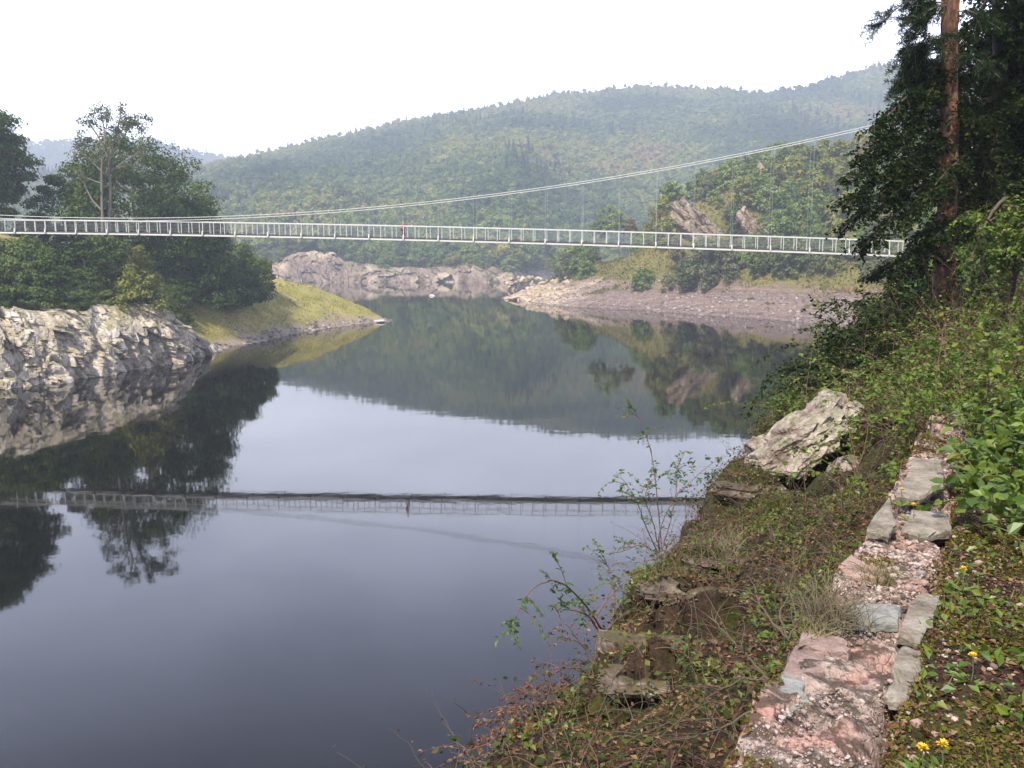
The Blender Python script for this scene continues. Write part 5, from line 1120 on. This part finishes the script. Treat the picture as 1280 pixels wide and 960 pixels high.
# ---- the wild rose shoots arching over the water
e = None
def rose(name, curves, label, seed, leafsize, Lper, mleaf, mtw, hips=0, cat='shrub', r=.006, lk='leaf', sub=3, group=None):
    rg = np.random.default_rng(seed); mt, ml = MB(), MB(); b = None
    for pts, nleaf in curves:
        C = np.array([at(x, y, Yd) for x, y, Yd in pts]); b = C[0] if b is None else b
        t = np.linspace(0, len(C) - 1, 26); i = np.arange(len(C)); P = np.stack([np.interp(t, i, C[:, k]) for k in range(3)], 1)
        for _ in range(4): P[1:-1] = (P[:-2] + 2 * P[1:-1] + P[2:]) / 4
        P = P + np.cumsum(rg.normal(0, .003, P.shape), 0); mt.add(*tubes(P, np.linspace(r, r * .3, len(P)), 5), smooth=True)
        for j in range(nleaf):                                                        # pinnate leaves: a stalk with pairs of leaflets
            f = rg.uniform(.25, 1.0) if j else 1.0; k = min(len(P) - 2, int(f * (len(P) - 1))); p0 = P[k]; tan = norm(P[k + 1] - P[k])
            d0 = norm(tan * .5 + rdir(1, rg)[0] * .8 + np.array([0, 0, .1])); Q, Rd = shoots(p0[None], d0[None], [leafsize * rg.uniform(2.2, 3.6)], .8, 6, .0016, rg, .06); mt.add(*tubes(Q, Rd, 3)); ml.add(*leaf_along(Q, 7, leafsize, .58, rg, .25, lk, 1.0, jit=.0))
        for j in range(sub):
            k = int(rg.uniform(.3, .9) * 25); d0 = norm(rdir(1, rg, -.2, 1)[0] + norm(P[min(25, k + 1)] - P[k]) * .8); Q, Rd = shoots(P[k][None], d0[None], [rg.uniform(.15, .4)], .6, 9, r * .4, rg, .12); mt.add(*tubes(Q, Rd, 4))
            if nleaf: ml.add(*leaf_along(Q, 9, leafsize, .58, rg, .3, lk, 1.0, jit=.004))
            if hips: V, F = ICO2; mt.add(V * .008 * np.array([1, 1, 1.25]) + Q[0, -1] + [0, 0, -.008], F, 1, True)
        for j in range(hips):
            k = int(rg.uniform(.3, 1) * 25); V, F = ICO2; q = P[k] + rg.normal(0, .035, 3); mt.add(V * .0075 * np.array([1, 1, 1.25]) + q, F, 1, True); mt.add(*tubes(np.array([P[k], (P[k] + q) / 2, q]), [.0012] * 3, 3))
    e = empty(name, tuple(b)); tag(e, label, cat, group); mt.build('stem', [mtw, mHip], e, b)
    if ml.n: ml.build('foliage', mleaf, e, b)
    return e
mHip = mat_plain('rose_hip', (.20, .035, .02), .4, .2)
mRoseL = mat_leaf('rose_leaf', [(0, (.035, .075, .02)), (.5, (.07, .13, .035)), (.85, (.12, .18, .05)), (1, (.24, .20, .05))], .4, .45, 2, .4)
rose('wild_rose', [([(760, 800, 6.5), (752, 786, 6.4), (733, 756, 6.2), (708, 730, 6.0), (687, 721, 5.8), (662, 735, 5.6), (646, 764, 5.5), (635, 797, 5.45)], 15),
                   ([(758, 800, 6.5), (745, 780, 6.6), (752, 760, 6.7), (780, 730, 6.8), (800, 720, 6.9)], 4), ([(754, 800, 6.5), (735, 770, 6.4), (715, 760, 6.3), (702, 764, 6.2)], 6),
                   ([(758, 798, 6.5), (770, 760, 6.8), (765, 715, 7.0), (745, 700, 7.0)], 4)], 'wild rose with one long green leafy shoot arching out over the water', 221, .038, 14, mRoseL, mTwig, 0, 'shrub', .0085)
rose('rose_briar', [([(750, 850, 6.0), (735, 815, 6.0), (715, 790, 5.9), (700, 772, 5.9)], 2), ([(748, 850, 6.0), (725, 836, 5.9), (705, 838, 5.8), (690, 848, 5.8)], 1), ([(742, 852, 6.0), (722, 855, 5.9), (700, 862, 5.8), (676, 866, 5.8)], 0),
                    ([(736, 860, 5.9), (715, 868, 5.8), (700, 862, 5.7), (690, 868, 5.7)], 0), ([(750, 846, 6.1), (742, 806, 6.3), (765, 775, 6.5), (800, 748, 6.6)], 0)], 'leafless briar with dark red hips below the arching rose', 222, .024, 5, mDry, mTwig, 7)
rose('sapling', [([(826, 690, 9.2), (822, 672, 9.2), (830, 640, 9.2), (848, 612, 9.2), (880, 584, 9.2), (905, 566, 9.2)], 6), ([(824, 690, 9.2), (816, 655, 9.1), (802, 622, 9.0), (812, 600, 9.0), (834, 588, 9.0)], 7),
                 ([(826, 690, 9.2), (838, 655, 9.3), (845, 620, 9.4), (846, 590, 9.4), (858, 566, 9.4)], 9), ([(822, 690, 9.2), (806, 650, 9.0), (790, 610, 8.9), (772, 592, 8.9)], 6), ([(824, 692, 9.2), (800, 680, 9.0), (775, 688, 8.9), (755, 690, 8.8)], 3),
                 ([(828, 690, 9.2), (820, 620, 9.3), (812, 560, 9.3), (800, 520, 9.3), (780, 508, 9.3)], 6)], 'thin twiggy sapling with sparse pale leaves against the water', 223, .040, 8, mRoseL, mTwig, 2, 'sapling', .007, sub=5)
rose('dry_bramble', [([(700, 905, 5.3), (672, 912, 5.2), (640, 918, 5.1), (600, 934, 5.0), (556, 955, 4.9)], 3), ([(705, 900, 5.3), (690, 880, 5.3), (672, 866, 5.2), (648, 852, 5.2)], 2), ([(690, 905, 5.3), (660, 890, 5.2), (640, 885, 5.2), (632, 900, 5.2)], 6),
                     ([(680, 925, 5.1), (650, 935, 5.0), (622, 950, 4.9), (600, 945, 4.9)], 6), ([(700, 900, 5.3), (665, 900, 5.2), (636, 905, 5.1)], 6), ([(720, 880, 5.5), (700, 872, 5.4), (668, 885, 5.4), (655, 880, 5.4)], 7), ([(700, 915, 5.3), (670, 940, 5.0), (640, 965, 4.8)], 7)],
     'dry reddish bramble sprawling over the water edge at the bottom', 224, .026, 7, mDry, mTwig, 3, 'shrub', .006, sub=6)
rose('bare_twig_bush', [([(985, 800, 3.9), (975, 770, 4.0), (990, 735, 4.2), (1002, 700, 4.4)], 0), ([(985, 800, 3.9), (968, 780, 4.0), (948, 748, 4.2), (935, 720, 4.3)], 0), ([(960, 850, 3.6), (940, 820, 3.7), (905, 790, 3.8), (890, 760, 4.0)], 0),
                        ([(950, 880, 3.5), (910, 905, 3.5), (865, 925, 3.6), (820, 930, 3.8)], 0), ([(960, 850, 3.6), (930, 850, 3.7), (890, 868, 3.8), (850, 900, 3.9)], 0), ([(985, 800, 3.9), (1004, 775, 4.0), (1010, 735, 4.2)], 0)],
     'bare dark twigs standing at the left side of the wall', 225, .02, 0, mDry, mTwig2, 0, 'bush', .006, sub=6)

# ================================================================== pine and beech at the right
mpine, nt, out = M('pine_bark'); L = nt.links
mp2 = node(nt, 'ShaderNodeMapping'); mp2.inputs['Scale'].default_value = (5, 5, 1.6); L.new(obj_pos(nt), mp2.inputs[0])
vo = node(nt, 'ShaderNodeTexVoronoi', Scale=1.5); L.new(mp2.outputs[0], vo.inputs['Vector']); n1 = noise(nt, 1.1, 5, .65, mp2.outputs[0]); n2 = noise(nt, 6, 5, .7, mp2.outputs[0])
f = math_(nt, 'ADD', math_(nt, 'MULTIPLY', n1, .7), math_(nt, 'MULTIPLY', n2, .35))
c = ramp(nt, f, [(.40, (.035, .022, .016)), (.50, (.10, .05, .03)), (.58, (.24, .105, .05)), (.70, (.40, .19, .095))])
p = node(nt, 'ShaderNodeBsdfPrincipled', Roughness=.85); L.new(c, p.inputs['Base Color']); L.new(bump(nt, math_(nt, 'ADD', n2, vo.outputs[0]), 1, .05), p.inputs['Normal']); L.new(p.outputs[0], out.inputs['Surface'])
pb = at(1181, 348, 16.4); e = empty('pine_tree', tuple(pb)); tag(e, 'tall pine with a bare orange brown trunk at the right', 'tree'); rg = np.random.default_rng(301)
Yp = 16.4; C = np.array([at(x, y, Yp) - pb for x, y in [(1181, 385), (1181, 345), (1184, 250), (1186, 160), (1186, 80), (1188, 0), (1191, -90), (1193, -200)]]); t = np.linspace(0, 7, 150); P = np.stack([np.interp(t, np.arange(8), C[:, k]) for k in range(3)], 1)
for _ in range(30): P[1:-1] = (P[:-2] + 2 * P[1:-1] + P[2:]) / 4
rad = np.interp(P[:, 2], [-.5, 0, .6, 3, 5, 8], [.23, .20, .172, .15, .137, .08]); V, F = tubes(P, rad, 40); cen = np.repeat(P, 40, 0); nr = norm(V - cen)
an = np.tile(np.arange(40) * 2 * np.pi / 40, 150); q = np.stack([an * .17, V[:, 2]], 1); V = V + nr * (facets(q, (.11, .30), .010, 303, .4) + .012 * fbm(np.stack([np.cos(an) * .5, np.sin(an) * .5, V[:, 2] * 1.5], -1), 4, 302))[:, None]
mb = MB(); mb.add(V, F); mb.build('trunk', mpine, e)
mneed = mat_leaf('pine_needles', [(0, (.007, .015, .007)), (.5, (.016, .032, .011)), (1, (.04, .06, .018))], .1, .8, .6, .1)
mt, ml = MB(), MB()
for j in range(34):
    z0 = rg.uniform(3.6, 7.6); b = P[np.argmin(np.abs(P[:, 2] - z0))]; an = rg.uniform(0, 6.283); ln = rg.uniform(.7, 1.5)
    if j < 12: an = math.pi + rg.uniform(-.5, .5); z0 = rg.uniform(2.9, 5.2); b = P[np.argmin(np.abs(P[:, 2] - z0))]; ln = rg.uniform(.5, .95)
    Q, Rd = shoots(b[None], np.array([[np.cos(an), np.sin(an), .1]]), [ln], 1.0, 12, .018, rg, .12); mt.add(*tubes(Q, Rd, 5))
    tw, Rt = shoots(Q[0, rg.integers(4, 12, 16)], norm(rdir(16, rg) + np.array([np.cos(an), np.sin(an), -.2])), rg.uniform(.2, .5, 16), 1.0, 8, .006, rg, .1); mt.add(*tubes(tw, Rt, 4))
    pos = np.concatenate([tw[:, 1:].reshape(-1, 3)] * 13); n = len(pos); ml.add(*leaves(pos, rdir(n, rg) + np.array([0, 0, .1]), rdir(n, rg), rg.uniform(.06, .12, n), .011, 'tri2'))
mt.build('branch', mbark, e); ml.build('needles', mneed, e)

mDark = mat_plain('dark_beech_bark', (.035, .032, .028), .95, .3, 5, bd=.01)
def leafy_tree(name, base_px, Yb, trunk_top, tips, label, seed, leaf, mleaf, r0=.14, tw=22, twl=.75, per=15, droop=1.0, cat='tree', kindleaf='tri2', subs=2):
    """tree of long boughs; twigs fan out flat from every bough and carry the leaves"""
    rg = np.random.default_rng(seed); b = at(*base_px, Yb); e = empty(name, tuple(b)); tag(e, label, cat); mt, ml = MB(), MB()
    T = np.linspace(0, 1, 20); top = np.array(trunk_top) - b; P = np.stack([top[0] * T + .1 * np.sin(T * 4), top[1] * T + .08 * np.cos(T * 5), -.5 + (top[2] + .5) * T], 1); mt.add(*tubes(P, r0 * (1 - .7 * T), 10), smooth=True); e_tr = mt; mt = MB()
    for (h, tip, sag) in tips:
        a = P[np.argmin(np.abs(P[:, 2] - h))]; q = np.array(tip) - b; m = (a + q) / 2 + np.array([0, 0, sag]); t = np.linspace(0, 1, 24)[:, None]; B = a * (1 - t) ** 2 + 2 * m * t * (1 - t) + q * t ** 2; B = B + np.cumsum(rg.normal(0, .008, B.shape), 0)
        Lb = np.linalg.norm(q - a); mt.add(*tubes(B, np.linspace(.035, .006, 24), 5), smooth=True); n = int(tw * max(1, Lb / 1.6)); i = np.clip((rg.uniform(.12, 1, n) ** .8 * 23).astype(int), 1, 22); tan = norm(B[i + 1] - B[i - 1])
        sd = norm(np.cross(tan, [0, 0, 1.0])) * rg.choice([-1, 1], n)[:, None]; d = norm(tan * .7 + sd * rg.uniform(.3, 1.1, (n, 1)) + rg.normal(0, .22, (n, 3)))
        Q, Rd = shoots(B[i], d, twl * rg.uniform(.5, 1.2, n) * (1.05 - .5 * i / 23), droop, 10, .006, rg, .08); mt.add(*tubes(Q, Rd, 3)); ml.add(*leaf_along(Q, per, leaf, .6, rg, .08, kindleaf, 1.0, jit=.012))
        for s_ in range(subs):
            j = rg.integers(2, 9, n); d2 = norm(Q[np.arange(n), j] - Q[np.arange(n), j - 1] + rg.normal(0, .55, (n, 3))); Q2, R2 = shoots(Q[np.arange(n), j], d2, twl * .55 * rg.uniform(.5, 1.2, n), droop * 1.2, 7, .004, rg, .08); ml.add(*leaf_along(Q2, max(5, per * 2 // 3), leaf * .95, .6, rg, .05, kindleaf, 1.0, jit=.012))
    e_tr.build('trunk', mDark, e); mt.build('branch', mTwig2, e); ml.build('foliage', mleaf, e); return e
def tp(px, py, Y): return at(px, py, Y)
beech = [(4.6, tp(1080, 165, 15.2), .25), (4.3, tp(1072, 195, 15.0), .2), (3.6, tp(1058, 222, 14.8), .35), (3.2, tp(1048, 262, 14.6), .45), (2.9, tp(1052, 292, 14.5), .5), (2.6, tp(1075, 318, 14.7), .4), (3.0, tp(1095, 268, 15.6), .3), (3.4, tp(1110, 225, 15.4), .3),
         (2.2, tp(1120, 288, 15.2), .35), (1.8, tp(1130, 322, 15.5), .3), (4.9, tp(1125, 178, 15.6), .2), (5.4, tp(1150, 140, 15.8), .2), (2.6, tp(1150, 250, 14.8), .3), (1.2, tp(1085, 352, 16.5), .25), (1.0, tp(1130, 345, 15.4), .2), (1.6, tp(1165, 300, 15), .2)]
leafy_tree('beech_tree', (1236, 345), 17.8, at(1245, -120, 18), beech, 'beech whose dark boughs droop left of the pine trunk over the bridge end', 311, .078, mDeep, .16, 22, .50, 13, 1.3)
rg = np.random.default_rng(313); tips = []
for j in range(72):
    px, py = rg.uniform(1196, 1330), rg.uniform(-90, 335) if j < 46 else rg.uniform(-90, 130); tips.append((rg.uniform(.3, 6.8) * .4 + (345 - py) / 70 * .6 + .3, tp(px, py, rg.uniform(15.8, 20.5)), .25))
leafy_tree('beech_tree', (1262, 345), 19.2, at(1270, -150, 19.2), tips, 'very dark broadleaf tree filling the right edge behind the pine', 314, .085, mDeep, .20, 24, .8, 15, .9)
haz = []
rg = np.random.default_rng(316)
for j in range(20): haz.append((rg.uniform(.1, 1.6), tp(rg.uniform(1196, 1310), rg.uniform(215, 335), rg.uniform(13.2, 14.8)), .3))
leafy_tree('hazel_shrub', (1262, 372), 14.6, at(1262, 240, 14.6), haz, 'lighter hazel shrub with yellowing leaves in front of the pine foot', 317, .07, mBram, .04, 13, .55, 11, .9, 'shrub', subs=1)
# shrubs on the bank between here and the bridge end
GQ = 'bushes on the near bank below the right end of the bridge'
for px, Y, k, s in ((1090, 62, 3, 1.2), (1115, 55, 1, 1.1), (1140, 48, 0, 1.1), (1085, 80, 1, 1.3), (1120, 76, 0, 1.3), (1160, 70, 3, 1.5), (1200, 60, 1, 1.6), (1190, 40, 0, 1.2), (1240, 44, 3, 1.5), (1150, 34, 3, .7), (1250, 70, 1, 1.9), (1230, 86, 0, 1.9), (1175, 92, 3, 1.7)):
    a = (px - 640) / FPX; X = a * Y; z = float(zB(np.array([[X]]), np.array([[Y * 1.0]]))[0, 0]); bush(k, (X, Y, z - .5), 'dark bush on the near bank below the right end of the bridge', GQ, px, s)
